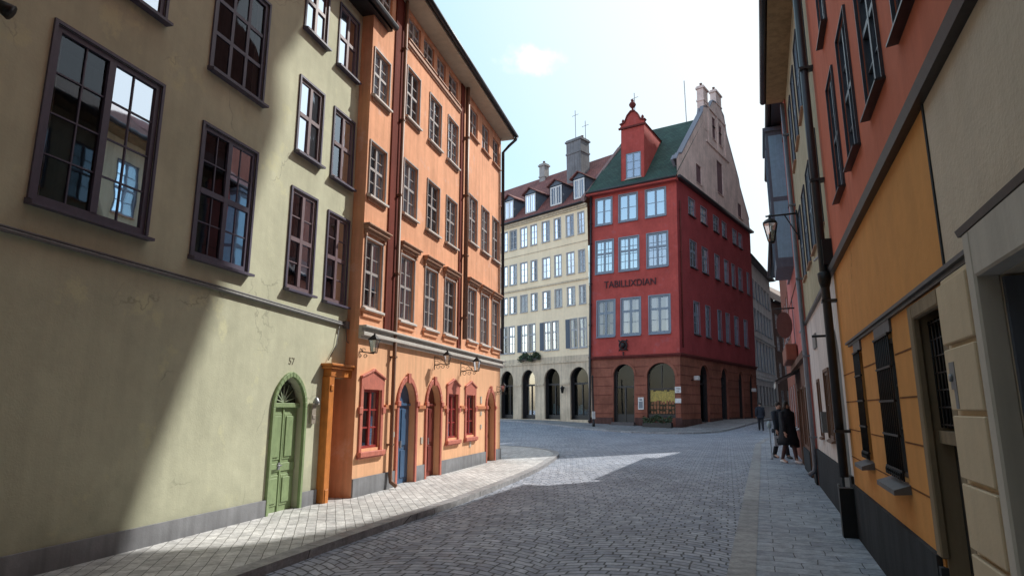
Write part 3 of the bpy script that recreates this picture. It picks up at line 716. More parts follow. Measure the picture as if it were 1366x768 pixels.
sa = [(arch(4.0, 6.0, .55, 4.2, .85, 14), 1.0), (arch(9.0, 10.8, .6, 4.2, .85, 14), 1.0), (arch(13.8, 15.2, .7, 4.2, .8, 14), 1.0), (arch(17.2, 18.4, .5, 4.2, .7, 14), 1.0)]
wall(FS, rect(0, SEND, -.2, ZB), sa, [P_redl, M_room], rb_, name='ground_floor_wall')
mb = MB()
for F, e in ((FF, Fend), (FS, SEND)):
    mb.box(F, -.12, e, ZB - .12, ZB, 0, .12); mb.box(F, -.2, e, ZB, ZB + .12, 0, .2)
split(mb, 'string_course', P_mold, rb_)
# rustication courses on ground floor, kept clear of the arches
mb = MB()
def courses(F, e, arches, zs, h=.05):
    for z in zs:
        cuts = [0]
        for l, _ in sorted(arches, key=lambda q: q[0][0][0]):
            xs_ = []
            n = len(l)
            for i in range(n):
                (x0, z0), (x1, z1) = l[i], l[(i + 1) % n]
                if (z0 - z) * (z1 - z) < 0: xs_.append(lerp(x0, x1, (z - z0) / (z1 - z0)))
            if len(xs_) >= 2: cuts += [min(xs_) - .06, max(xs_) + .06]
        cuts.append(e)
        for a, b in zip(cuts[::2], cuts[1::2]):
            if b - a > .05: mb.box(F, a, b, z, z + h, 0, .03)
courses(FF, Fend, fa, [1.25, 1.95, 2.65, 3.35, 4.05, 4.75]); courses(FS, SEND, sa, [1.25, 1.95, 2.65, 3.35, 4.05, 4.75])
split(mb, 'rustication', plaster('rust_line', (.22, .08, .06), .2, .2), rb_)
mb = MB()
for F, l, e in ((FF, [0, .38, 2.57, 3.5, 5.3, Fend], 0), (FS, [0, 3.95, 6.05, 8.95, 10.85, 13.75, 15.25, 17.15, 18.45, SEND], 0)):
    for a, b in zip(l[::2], l[1::2]): mb.box(F, a - (.08 if a == 0 else 0), b, -.2, .95 if F is FF else .85, 0, .08)
split(mb, 'plinth', plaster('red_plinth', (.13, .07, .06), .3, .3), rb_, .02)
# arch mouldings
mb = MB()
for F, l in ((FF, fa), (FS, sa)):
    for a, _ in l:
        c = ((a[0][0] + a[1][0]) / 2, a[2][1]); pts = a[2:]
        out = [(c[0] + (x - c[0]) * 1.18, c[1] + (z - c[1]) * 1.18 + .01) for x, z in pts]
        mb.band(F, pts, out, 0, .05)
split(mb, 'arch_moulding', P_redl, rb_)
# entrance in left arch: steps, doors, glazed head
M_door = paint('dark_shop_door', (.02, .022, .025), .4)
mb = MB(); mb.box(FF, 3.55, 5.25, 3.2, 3.35, -.5, -.38); mb.box(FF, 3.55, 3.72, .35, 4.6, -.5, -.38); mb.box(FF, 5.08, 5.25, .35, 4.6, -.5, -.38); mb.box(FF, 4.34, 4.46, .35, 3.2, -.5, -.38)
for x0, x1 in ((3.72, 4.34), (4.46, 5.08)): mb.box(FF, x0, x1, .35, 1.2, -.48, -.42)
dd = mb.build('door', M_door, rb_)
mb = MB(); mb.poly([FF.p(s, z, -.44) for s, z in arch(3.6, 5.2, .4, 4.1, .85, 14)]); mb.build('pane', G_shop, dd)
mb = MB(); mb.box(FF, 3.3, 5.5, -.1, .30, 0, .9); mb.box(FF, 3.4, 5.4, .30, .45, -.3, .6); mb.box(FF, 3.5, 5.3, .45, .6, -.3, .3); mb.build('door_step', paint('step_stone', (.12, .11, .11), .8), rb_)
# shop window in right arch
mb = MB(); mb.box(FF, .40, 2.55, 3.0, 3.12, -.35, -.22); mb.box(FF, .40, .5, .95, 4.2, -.35, -.22); mb.box(FF, 2.45, 2.55, .95, 4.2, -.35, -.22); mb.box(FF, .4, 2.55, .95, 1.2, -.35, -.2); mb.box(FF, 1.44, 1.5, 3.1, 4.9, -.33, -.25)
sw = mb.build('shop_window', M_door, rb_)
mb = MB(); mb.poly([FF.p(s, z, -.3) for s, z in arch(.45, 2.5, 1.0, 3.95, 1.02, 14)]); mb.build('pane', G_shop, sw)
M_warm = paint('display_glow_paint', (.9, .68, .2), .7, .3); M_disp = paint('display_red', (.6, .2, .12), .7, .3)  # warm tone brightened to stand in for a lit display's glow
mb = MB(); random.seed(3)
for i in range(9): mb.box(FF, .52 + i * .21, .72 + i * .21, 2.1 + random.uniform(-.1, .1), 2.85 + random.uniform(0, .2), -.42, -.36)
mb.build('display_shelf', M_warm, sw)
mb = MB()
for i in range(8):
    for j in range(3): mb.box(FF, .6 + i * .23, .6 + i * .23 + random.uniform(.08, .18), 1.25 + j * .34, 1.25 + j * .34 + random.uniform(.14, .3), -.42, -.34)
mb.build('display_goods', M_disp, sw)
for l, _ in sa:
    x0, x1 = l[0][0], l[1][0]; mb = MB(); mb.box(FS, x0, x1, 3.5, 3.62, -.5, -.4); mb.box(FS, (x0 + x1) / 2 - .06, (x0 + x1) / 2 + .06, .6, 3.5, -.5, -.4)
    for q in (x0, x1 - .12): mb.box(FS, q, q + .12, .6, 4.2, -.5, -.4)
    dd = mb.build('door', M_door, rb_); mb = MB(); mb.poly([FS.p(s, z, -.47) for s, z in l]); mb.build('pane', G_shop, dd)
# eaves, roof, gable
ridge_s, ridge_z, flat_e = 7.0, 27.2, 12.2
mb = MB(); LX = Fend + .15
def RP(a, b, z): # a along front (left), b along side
    return CR + FF.d * a + FS.d * b + FF.up * z
mb.poly([RP(-.1, -.45, ZR), RP(LX, -.45, ZR), RP(LX, ridge_s, ridge_z), RP(-.02, ridge_s, ridge_z)])
mb.poly([RP(-.02, ridge_s, ridge_z), RP(LX, ridge_s, ridge_z), RP(LX, flat_e, ridge_z), RP(-.02, flat_e, ridge_z)])
mb.poly([RP(-.02, flat_e, ridge_z), RP(LX, flat_e, ridge_z), RP(LX, SEND, ZR), RP(-.02, SEND, ZR)])
rf = mb.build('roof', T_green, rb_)
mb = MB(); mb.hexa([RP(-.15, -.5, ZR - .25), RP(LX, -.5, ZR - .25), RP(LX, .0, ZR - .25), RP(-.15, .0, ZR - .25)], [RP(-.15, -.5, ZR - .02), RP(LX, -.5, ZR - .02), RP(LX, .0, ZR - .02), RP(-.15, .0, ZR - .02)])
mb.build('eaves', P_red, rb_)
mb = MB(); mb.tube([RP(-.15, -.55, ZR), RP(LX, -.55, ZR)], .1, 8)
mb.tube([FS.p(-.1, ZR + .12, .3), FS.p(SEND, ZR + .12, .3)], .12, 8); mb.box(FS, -.1, SEND, ZR + .0, ZR + .1, 0, .32)
mb.build('gutter', M_gutter, rb_)
gp = [(.1, ZR + .31), (.1, 21.0), (.5, 21.5), (1.1, 21.7), (6.3, 27.4), (6.5, 28.0), (8.2, 28.6), (9.0, 29.6), (10.6, 30.0), (12.2, 29.3), (12.9, 27.6), (16.2, 24.1), (16.5, 23.4), (19.2, 20.7), (SEND, ZR + .31)]
gw_ = [(4.35, 5.6, 20.35, 22.0), (9.7, 11.3, 21.0, 24.1), (15.6, 16.9, 20.2, 21.6), (8.8, 9.7, 25.9, 28.0), (10.6, 11.5, 25.9, 27.9)]
wall(FS, gp, [(rect(*w), .25) for w in gw_], [P_gable, M_room], rb_, name='gable_wall', o=.02)
mb = MB(); mb.prism(FS, gp[1:-1] + [(18.8, 20.2), (1.0, 20.4)], -.5, -.3)
mb.build('gable_backing', paint('coping', (.20, .21, .25), .7), rb_)
M_shut = paint('plum_shutter', (.16, .09, .10), .7)
for a, b, c, d in gw_: window(FS, rb_, a, b, c, d, M_shut, M_shut, 2, 2, (), fw=.09, o=-.06, sill=.1, silldrop=.08, sillm=P_gable)
mb = MB()
cap = gp[1:-1]; capo = [(s, z + .13) for s, z in cap]
mb.band(FS, cap, capo, -.25, .06)
mb.build('gable_coping', paint('coping', (.17, .18, .22), .7), rb_)
mb = MB(); mb.box(FS, 7.0, 13.2, 24.9, 25.1, 0, .12); mb.box(FS, 7.0, 12.5, 28.4, 28.6, 0, .12); mb.box(FS, 7.6, 8.0, 25.1, 28.4, 0, .1); mb.box(FS, 12.2, 12.6, 25.1, 28.0, 0, .1); mb.box(FS, 10.0, 10.3, 25.1, 29.4, 0, .1)
mb.box(FS, 3.2, 16.8, 24.0 - .6, 24.15 - .6, 0, .06) if False else None
mb.build('gable_moulding', P_gable, rb_)
def chimney(F, root, s0, s1, z0, z1, o0, o1, mat, pots=2, name='chimney'):
    mb = MB(); mb.box(F, s0, s1, z0, z1, o0, o1); mb.box(F, s0 - .06, s1 + .06, z1 - 1.2, z1 - 1.05, o0 - .06, o1 + .06); mb.box(F, s0 - .1, s1 + .1, z1, z1 + .15, o0 - .1, o1 + .1); mb.box(F, s0 - .02, s1 + .02, z1 + .15, z1 + .28, o0 - .02, o1 + .02)
    c = mb.build(name, mat, root)
    mb = MB()
    for i in range(pots): mb.lathe(F.p(lerp(s0, s1, (i + .5) / pots), z1 + .26, (o0 + o1) / 2), [(.14, 0), (.11, .3), (.14, .34)], 8)
    mb.build('chimney_pot', plaster('clay', (.2, .12, .1)), c)
chimney(FS, rb_, 6.6, 7.7, 26.0, 29.9, -.55, .05, P_gable, 2)
chimney(FS, rb_, 10.0, 11.5, 28.0, 31.0, -.5, .05, P_gable, 3)
# dormer tower
ds0, ds1 = 2.65, 4.65; dz = 24.6; dpo = -.25
mb = MB()
prof = [(ds0, 19.6), (ds1, 19.6), (ds1, dz), (ds1 + .05, dz + .35), (ds1 - .35, dz + .5), (ds1 - .55, dz + 1.0), ((ds0 + ds1) / 2 + .15, dz + 1.35), ((ds0 + ds1) / 2 - .15, dz + 1.35), (ds0 + .55, dz + 1.0), (ds0 + .35, dz + .5), (ds0 - .05, dz + .35), (ds0, dz)]
wall(FF, prof, [(rect(2.95, 4.25, 20.15, 22.35), .2)], [P_red, M_room], rb_, name='dormer_front', o=dpo)
mb.poly([FF.p(ds0, 19.3, dpo), FF.p(ds0, dz + .35, dpo), FF.p(ds0, dz + .35, -5.2), FF.p(ds0, 19.3, -.2)]); mb.poly([FF.p(ds1, 19.3, dpo), FF.p(ds1, dz + .35, dpo), FF.p(ds1, dz + .35, -5.2), FF.p(ds1, 19.3, -.2)])
mb.build('dormer_cheek', P_red, rb_)
mb = MB(); mm = (ds0 + ds1) / 2
mb.poly([FF.p(ds0 - .1, dz + .2, dpo), FF.p(mm, dz + 1.2, dpo), FF.p(mm, dz + 1.2, -6.0), FF.p(ds0 - .1, dz + .2, -6.0)]); mb.poly([FF.p(ds1 + .1, dz + .2, dpo), FF.p(mm, dz + 1.2, dpo), FF.p(mm, dz + 1.2, -6.0), FF.p(ds1 + .1, dz + .2, -6.0)])
mb.build('dormer_roof', T_green, rb_)
mb = MB(); cp = prof[3:11]; mb.band(FF, cp, [(mm + (s - mm) * 1.08, z + .12) for s, z in cp], dpo - .3, dpo + .12)
mb.box(FF, ds0 - .18, ds1 + .18, dz - .05, dz + .1, dpo, dpo + .16)
mb.build('dormer_coping', P_mold, rb_)
mb = MB(); top = FF.p(mm, dz + 1.4, dpo - .1); mb.lathe(top, [(.18, 0), (.1, .15), (.08, .3), (.22, .45), (.3, .62), (.22, .8), (.1, .9), (.14, 1.0), (.04, 1.15)], 10)
for sx_ in (ds0 + .15, ds1 - .15): mb.lathe(FF.p(sx_, dz + .5, dpo - .1), [(.1, 0), (.06, .1), (.13, .25), (.05, .4)], 8)
split(mb, 'finial', P_mold, rb_)
fr_d = Fr(FF.p(0, 0, dpo), -58.8, -1, (.03, -.008, 1))
window(fr_d, rb_, 2.95, 4.25, 20.15, 22.35, M_bf, G_blue, 2, 3, (), fw=.1, mun=.05, o=-.03, sill=.12, silldrop=.1, sillm=M_stone)
# drainpipes
pipe(FF, rb_, Fend - .12, .6, ZR - .2, M_gutter, .09, .16); pipe(FS, rb_, .45, ZB + .3, 17.6, P_mold, .05, .1, shoe=False)
# small lamps, plates and the wrought emblem
mb = MB(); c = FF.p(4.4, 6.45, .14)
mb.tube([c + FF.d * .3 * math.cos(a_) + Vector((0, 0, .36 * math.sin(a_))) for a_ in [x * math.pi / 8 for x in range(17)]], .06, 6)
for k in range(4):
    a_ = k * math.pi / 2 + .78; mb.tube([c, c + FF.d * .5 * math.cos(a_) + Vector((0, 0, .6 * math.sin(a_)))], .05, 6)
mb.ball(c, .2, .2, .24, 8); mb.tube([c + Vector((0, 0, -.5)), c + Vector((0, 0, -.95))], .05, 6)
e = mb.build('wrought_emblem', M_black, rb_)
text('TABILLIXDIAN', FF, 3.86, 11.32, .05, .78, paint('sign_paint', (.055, .015, .02), .7), rb_, 'lettering', ext=.03, sx=.86)
t = thing('shop_sign', 'upper white street plate beside the shop window arch', 'sign', FF.p(.05, 3.1)); F2 = FF
mb = MB(); mb.box(FS, -.02, -.0, 0, 0, 0, 0) if False else None
mb.box(FF, .02, .36, 2.3, 2.9, .04, .09) if False else None
mb.box(FF, -.04, .40, 2.75, 3.2, .03, .07); mb.build('sign_board', M_white, t)
text('TABI', FF, .18, 3.06, .075, .16, M_black, t, 'lettering', ext=.003); text('LIX', FF, .18, 2.88, .075, .16, M_black, t, 'lettering', ext=.003)
t = thing('shop_sign', 'lower plain white plate beside the shop window arch', 'sign', FF.p(.05, 2.1))
mb = MB(); mb.box(FF, -.04, .40, 2.02, 2.35, .03, .07); mb.build('sign_board', M_white, t)
t = thing('menu_case', 'white menu case between the two front arches of the red building', 'sign', FF.p(3.0, 1.8))
mb = MB(); mb.box(FF, 2.78, 3.22, 1.55, 2.45, .03, .12); mb.build('case', M_white, t); mb = MB(); mb.box(FF, 2.85, 3.15, 1.65, 2.15, .12, .13); mb.box(FF, 2.9, 3.1, 2.22, 2.34, .12, .13); mb.build('menu', paint('menu_grey', (.2, .22, .25), .5), t)
for i, (s, z, lb) in enumerate(((2.2, 3.75, 'white wall lamp beside the first side arch of the red building'), (17.0, 3.2, 'white wall lamp beside the last side arch of the red building'))):
    t = thing('wall_lamp', lb, 'lamp', FS.p(s, z), 'white wall lamps on the red building')
    mb = MB(); mb.tube([FS.p(s, z, 0), FS.p(s, z + .1, .35)], .03, 6); mb.build('bracket', M_black, t)
    mb = MB(); mb.box(FS, s - .22, s + .22, z - .02, z + .3, .25, .6); mb.build('lamp_head', M_white, t, .04)
# planter in front of the shop window
t = thing('window_planter', 'long dark planter of low greenery under the shop window', 'planter', FF.p(1.5, .25, .7))
mb = MB(); mb.box(FF, .45, 2.6, .12, .62, .5, .95); mb.build('box', M_door, t, .02)
def leaves(F, s0, s1, z0, z1, o0, o1, n, size, seed=1, down=0):
    random.seed(seed); mb = MB()
    for _ in range(n):
        s = random.uniform(s0, s1); o = random.uniform(o0, o1)
        z = random.uniform(z0, z1) * 1.0 + (z1 - z0) * .3 * math.sin(s * 5)
        c = F.p(s, z, o); a = Vector([random.gauss(0, 1) for _ in range(3)]).normalized(); b = a.cross(Vector([random.gauss(0, 1) for _ in range(3)])).normalized(); q = size * random.uniform(.6, 1.4)
        mb.poly([c - a * q, c + b * q * .5, c + a * q, c - b * q * .5], random.randint(0, 1))
    return mb
M_leaf1 = paint('leaf_dark', (.03, .06, .03), .6, .3); M_leaf2 = paint('leaf_light', (.07, .12, .05), .6, .3)
leaves(FF, .45, 2.6, .6, 1.05, .5, .98, 900, .07, 5).build('foliage', [M_leaf1, M_leaf2], t)

# ------------------------------------------------------------------ cream building
KP = CR + FF.d * 7.25; FK = Fr(KP, -46, -1)
P_cream = plaster('cream_plaster', (.98, .82, .57), .10, .05, bs=.3, damp=0)
P_creamg = plaster('cream_ground', (.76, .64, .47), .2, .25, bs=.5, damp=.25, dz=1.5)
M_cf = paint('grey_white_frame', (.42, .44, .46), .5)
cb_ = thing('cream_building', 'cream plastered building with ground floor arcade and dormered red roof', 'building', KP)
KE = 16; ZK = 18.5
c5 = [(-.0 + .05, .70), (1.18, 1.98), (2.58, 3.33), (3.86, 4.73), (5.36, 6.09), (6.55, 7.38), (7.86, 8.73), (9.05, 9.9), (10.3, 11.1), (11.6, 12.4), (12.9, 13.7)]
cw = []
for a, b in c5:
    cw += [('s', a, b, 16.05, 17.9), ('s', a, b, 12.75, 14.6), ('s', a, b, 10.08, 11.6)]
sh_ = []
for a, b in ((0.05, .80), (1.0, 1.75), (3.0, 3.72), (3.9, 4.62), (5.65, 6.4), (6.6, 7.3), (8.15, 8.85), (9.05, 9.8), (10.9, 11.6), (11.8, 12.5)): cw.append(('t', a, b, 6.5, 8.9))
for a in (1.78, 4.64, 7.32, 9.82, 12.5): sh_.append((a, a + .42, 6.5, 8.9))
wall(FK, rect(-.3, KE, 5.9, ZK), [rect(*w[1:]) for w in cw], [P_cream, M_room], cb_, name='upper_wall', depth=.5)
for k, a, b, c, d in cw: window(FK, cb_, a, b, c, d, M_cf, G_far, 2, 3, (.62,) if k == 't' else (), fw=.08, mun=.04, o=-.05, sill=.1, silldrop=.07, curt=.2, cas=.05, casm=M_cf)
mb = MB()
for a, b, c, d in sh_:
    mb.box(FK, a, b, c, d, .0, .06)
    for k in range(14): z = c + .12 + k * (d - c - .2) / 14; mb.box(FK, a + .05, b - .05, z, z + .06, .06, .075)
split(mb, 'shutter', paint('blue_shutter', (.09, .12, .16), .6), cb_)
ka = [(arch(a, b, .75, 4.0, .9, 14, .05), 1.0) for a, b in ((.0, 1.9), (2.95, 4.65), (5.7, 7.3), (8.3, 9.9), (10.9, 12.6))]
wall(FK, rect(-.3, KE, 0, 5.9), ka, [P_creamg, M_room], cb_, name='ground_floor_wall')
mb = MB(); mb.box(FK, -.3, KE, 5.35, 5.5, 0, .08); mb.box(FK, -.3, KE, 12.05, 12.2, 0, .1); mb.box(FK, -.3, KE, 15.3, 15.36, 0, .04); mb.box(FK, -.3, KE, 18.2, 18.35, 0, .14); mb.box(FK, -.3, KE, 18.35, 18.52, 0, .26)
for a, b in ((1.95, 2.9), (4.7, 5.65), (7.35, 8.25), (9.95, 10.85)): mb.box(FK, a, b, 3.55, 3.7, 0, .07)
split(mb, 'string_course', P_creamg, cb_)
mb = MB()
for l, _ in ka:
    x0, x1 = l[0][0], l[1][0]
    mb.box(FK, x0, x1, 3.55, 3.7, -.6, -.45); mb.box(FK, x0, x1, .7, 1.1, -.6, -.45)
    for q in (x0, x1 - .08): mb.box(FK, q, q + .08, .7, 4.1, -.6, -.45)
    mb.box(FK, (x0 + x1) / 2 - .04, (x0 + x1) / 2 + .04, 1.1, 3.55, -.6, -.45)
sf = mb.build('shop_front', M_door, cb_)
mb = MB()
for l, _ in ka: mb.poly([FK.p(s, z, -.52) for s, z in l])
mb.build('pane', glass('teal_glass', tint=(.45, .6, .62), base=.0, boost=.5, wav=.05), sf)
mb = MB(); random.seed(9)
for l, _ in ka[:2]:
    for _i in range(6):
        x = random.uniform(l[0][0] + .2, l[1][0] - .3); mb.box(FK, x, x + random.uniform(.1, .3), 1.2, 1.2 + random.uniform(.3, .9), -.85, -.7)
mb.build('display_goods', paint('display_grey', (.2, .24, .26), .7, .3), sf)
text('Stockholms Hus', FK, 1.1, 5.95, .03, .42, paint('faint_letters', (.36, .33, .30), .8), cb_, 'lettering', ext=.01) if False else None
# mansard roof with dormers
mb = MB(); kr_z = 24.9; kd = 5.5
mb.poly([FK.p(-.1, ZK + .05, .35), FK.p(KE, ZK + .05, .35), FK.p(KE, kr_z, -kd), FK.p(-.1, kr_z, -kd)]); mb.poly([FK.p(-.1, kr_z, -kd), FK.p(KE, kr_z, -kd), FK.p(KE, ZK, -11), FK.p(-.1, ZK, -11)])
T_brown = tiles('brown_red_tiles', (.19, .065, .06), (.27, .10, .08), .25, .3)
kroof = mb.build('roof', T_brown, cb_)
mb = MB(); mb.tube([FK.p(-.1, ZK + .1, .42), FK.p(KE, ZK + .1, .42)], .09, 8); mb.build('gutter', M_gutter, cb_)
mb = MB(); mb.poly([FK.p(KE, 0, 0), FK.p(KE, ZK, 0), FK.p(KE, kr_z, -kd), FK.p(KE, ZK, -11), FK.p(KE, 0, -11)]); mb.build('side_wall', P_cream, cb_)
mb = MB(); mb.hexa([FK.p(-.25, ZK + .1, .3), FK.p(.1, ZK + .1, .3), FK.p(.1, kr_z + .1, -kd), FK.p(-.25, kr_z + .1, -kd)], [FK.p(-.25, ZK + .55, .3), FK.p(.1, ZK + .55, .3), FK.p(.1, kr_z + .5, -kd), FK.p(-.25, kr_z + .5, -kd)]); mb.build('verge', plaster('verge', (.3, .2, .19)), cb_)
M_dorm = paint('dormer_slate', (.11, .14, .18), .6)
for a, b in ((-.2 + .3, 1.15 + .1), (2.6, 3.9), (5.7, 6.95), (8.5, 9.6), (11.3, 12.5)):
    oo = -.25
    mb = MB(); mb.poly([FK.p(a - .1, 19.1, oo), FK.p(a - .1, 21.15, oo), FK.p(a - .1, 21.15, -2.3), FK.p(a - .1, 19.1, -.3)]); mb.poly([FK.p(b + .1, 19.1, oo), FK.p(b + .1, 21.15, oo), FK.p(b + .1, 21.15, -2.3), FK.p(b + .1, 19.1, -.3)])
    mb.prism(FK, [(a - .1, 21.1), (b + .1, 21.1), ((a + b) / 2, 21.55)], -2.6, oo + .02)
    mb.poly([FK.p(a - .1, 19.1, oo - .2), FK.p(b + .1, 19.1, oo - .2), FK.p(b + .1, 21.15, oo - .2), FK.p(a - .1, 21.15, oo - .2)])
    mb.build('dormer', M_dorm, cb_)
    mb = MB(); mb.hexa([FK.p(a - .3, 21.05, .0), FK.p((a + b) / 2, 21.6, .0), FK.p((a + b) / 2, 21.6, -2.9), FK.p(a - .3, 21.05, -2.9)], [FK.p(a - .3, 21.15, .0), FK.p((a + b) / 2, 21.7, .0), FK.p((a + b) / 2, 21.7, -2.9), FK.p(a - .3, 21.15, -2.9)])
    mb.hexa([FK.p(b + .3, 21.05, .0), FK.p((a + b) / 2, 21.6, .0), FK.p((a + b) / 2, 21.6, -2.9), FK.p(b + .3, 21.05, -2.9)], [FK.p(b + .3, 21.15, .0), FK.p((a + b) / 2, 21.7, .0), FK.p((a + b) / 2, 21.7, -2.9), FK.p(b + .3, 21.15, -2.9)])
    mb.build('dormer_roof', T_brown, cb_)
    window(Fr(FK.p(0, 0, oo), -46, -1), cb_, a, b, 19.25, 21.0, M_white, G_far, 4, 1, (), fw=.13, mun=.07, o=.03, sill=0, name='dormer_window')
chimney(FK, cb_, 2.5, 4.2, 21.5, 26.2, -4.3, -3.0, plaster('chimney_grey', (.27, .27, .28), .3, .3), 3)
chimney(FK, cb_, 8.6, 9.3, 23.5, 25.9, -5.6, -4.9, plaster('chimney_pale', (.42, .4, .38)), 1)
chimney(FK, cb_, -2.6, -1.9, 24.2, 26.2, -5.9, -5.2, plaster('chimney_pale', (.42, .4, .38)), 1)
mb = MB()
for s, h in ((4.6, 30.5), (3.4, 29.0), (-2.2, 29.8)): mb.tube([FK.p(s, 24.5, -5), FK.p(s, h, -5)], .035, 5); mb.tube([FK.p(s - .4, h - .5, -5), FK.p(s + .4, h - .5, -5)], .025, 4)
split(mb, 'antenna', M_zinc, cb_)
mb = MB(); q = RP(2.2, 8.5, 27.5); mb.tube([q, q + Vector((0, 0, 4.6))], .04, 5); split(mb, 'antenna', M_zinc, rb_)
# flower box over the arches
t = thing('flower_box', 'window box of trailing plants above the cream arcade', 'planter', FK.p(6.0, 5.6, .2))
mb = MB(); mb.box(FK, 5.0, 7.2, 5.75, 6.05, .05, .4); mb.build('box', M_door, t)
leaves(FK, 4.9, 7.3, 5.75, 6.25, .1, .55, 600, .1, 8).build('foliage', [M_leaf1, M_leaf2], t)
# little wall lantern between arches + street post
t = thing('wall_lamp', 'dark lantern on the cream pier between two arches', 'lamp', FK.p(2.4, 3.1))
mb = MB(); mb.tube([FK.p(2.4, 3.3, 0), FK.p(2.4, 3.4, .35)], .03, 5); mb.lathe(FK.p(2.4, 2.85, .35), [(.08, 0), (.16, .4), (.18, .42), (.04, .6)], 8); mb.build('lamp_head', M_black, t)
PB = Vector((6.05, 46.6, gz(6.05, 46.6) + .11))
t = thing('street_post', 'dark post with white plate at the kerb before the red building', 'post', PB)
mb = MB(); mb.lathe(PB, [(.1, 0), (.1, .25), (.06, .3), (.05, 3.6), (.07, 3.65), (.02, 3.75)], 8); mb.build('pole', M_black, t)
mb = MB(); mb.wbox((PB.x, PB.y - .1), .13, .02, PB.z + .55, PB.z + 1.1, -30); mb.build('plate', M_white, t)

# ------------------------------------------------------------------ white and brown buildings down the far street
WP = FS.p(SEND, 0, -.1); FW = Fr(WP, 31, 1)
P_wh = plaster('off_white_plaster', (.86, .86, .85), .15, .25, damp=.1)
wb_ = thing('white_building', 'narrow off white building with brown roof beyond the red building', 'building', WP)
ww = []
for z0, z1 in ((2.0, 3.9), (5.6, 8.6), (9.8, 12.0), (13.2, 15.2)):
    for k in range(7): ww.append((1.0 + k * 2.0, 2.1 + k * 2.0, z0, z1))
wall(FW, rect(0, 15.5, 0, 17.0), [rect(*w) for w in ww], [P_wh, M_room], wb_, depth=.5)
for w in ww: window(FW, wb_, *w, M_bf if w[2] > 5 else M_door, G_far, 2, 3, (), fw=.1, mun=.05, o=-.06, sill=.12, silldrop=.1, cas=.06, casm=M_dorm)
mb = MB(); mb.box(FW, 0, 15.5, 4.6, 4.8, 0, .2); mb.box(FW, 0, 15.5, 8.95, 9.1, 0, .12); mb.box(FW, 0, 15.5, 5.0, 5.25, 0, .1); split(mb, 'string_course', P_wh, wb_)
T_brn = tiles('brown_tiles', (.14, .085, .065), (.2, .12, .09), .3, .3)
shell(FW, 0, 15.5, 17.0, 10, P_wh, wb_, T_brn, 4.6, .6)
P_bf = plaster('brown_far_plaster', (.26, .17, .14), .2, .25)
WP2 = FW.p(15.6, 0, .0); FX = Fr(WP2, 40, 1)
xb_ = thing('brown_building', 'brown building closing the far end of the narrow street', 'building', WP2)
ww = [(1 + k * 2.4, 2.2 + k * 2.4, z, z + 1.8) for k in range(8) for z in (2, 5.4, 8.6, 11.4)]
wall(FX, rect(0, 22, 0, 14.5), [rect(*w) for w in ww], [P_bf, M_room], xb_, depth=.5)
for w in ww: window(FX, xb_, *w, M_cf, G_far, 2, 3, (), fw=.1, mun=.05, o=-.06, sill=.12)
shell(FX, 0, 22, 14.5, 10, P_bf, xb_, T_brn, 5, .5)

# ------------------------------------------------------------------ RIGHT ROW
P_och = plaster('ochre_plaster', (.78, .36, .115), .14, .05, bs=.4, damp=.1, crack=.6, patch=(.70, .33, .12))
P_ru = plaster('rust_red_plaster', (.66, .20, .12), .12, .07, bs=.4, damp=0)
P_bei = plaster('beige_roughcast', (.72, .59, .46), .10, .04, bs=1.2, damp=0)
P_crm = plaster('cream_block_plaster', (.76, .60, .42), .14, .06, bs=.4, damp=.15)
P_dkp = plaster('charcoal_plinth', (.055, .06, .068), .3, .3, bs=.6, damp=.3, dz=.4)
P_tan = plaster('tan_reveal', (.36, .27, .18), .2, .25, bs=.4, damp=.2)
P_slate = plaster('slate_door', (.16, .17, .21), .15, .15)
M_rf = paint('dark_teal_frame', (.05, .055, .075), .4)
oc_ = thing('ochre_house', 'ochre and rust red house with barred ground floor windows', 'house', FR.p(-1, 0))
ruw = []
for a, b in ((.0, .60), (-1.15, -.5), (-2.4, -1.72), (-3.6, -2.92), (-4.9, -4.2), (-6.2, -5.5)):
    ruw += [(a, b, 4.02, 5.45), (a, b, 6.05, 7.4)]
wall(FR, rect(-16, 1.87, 3.44, 21), [rect(*w) for w in ruw], [P_ru, M_room], oc_, name='upper_wall')  # unseen top part raised to block sky light from the left wall
for w in ruw: window(FR, oc_, *w, M_rf, G_sky, 2, 4, (.5,), fw=.04, mun=.016, o=-.008, sill=.075, silldrop=.02, sillm=M_gutter, sillw=.03, cas=.012, casm=M_rf, curt=.15)
bw = [(.14, .58, 1.06, 2.22), (-1.53, -.84, 1.02, 2.22)]
wall(FR, rect(-3.25, 1.87, .0, 3.44), [rect(*w) for w in bw] + [(rect(-3.16, -2.36, .0, 2.27), .5)], [P_och, M_room], oc_, name='ground_floor_wall')
wall(FR, rect(-16, -3.25, .0, 3.44), [(rect(-6.2, -4.05, .0, 2.18), .8)], [P_bei, M_room], oc_, name='ground_floor_wall', o=.004)
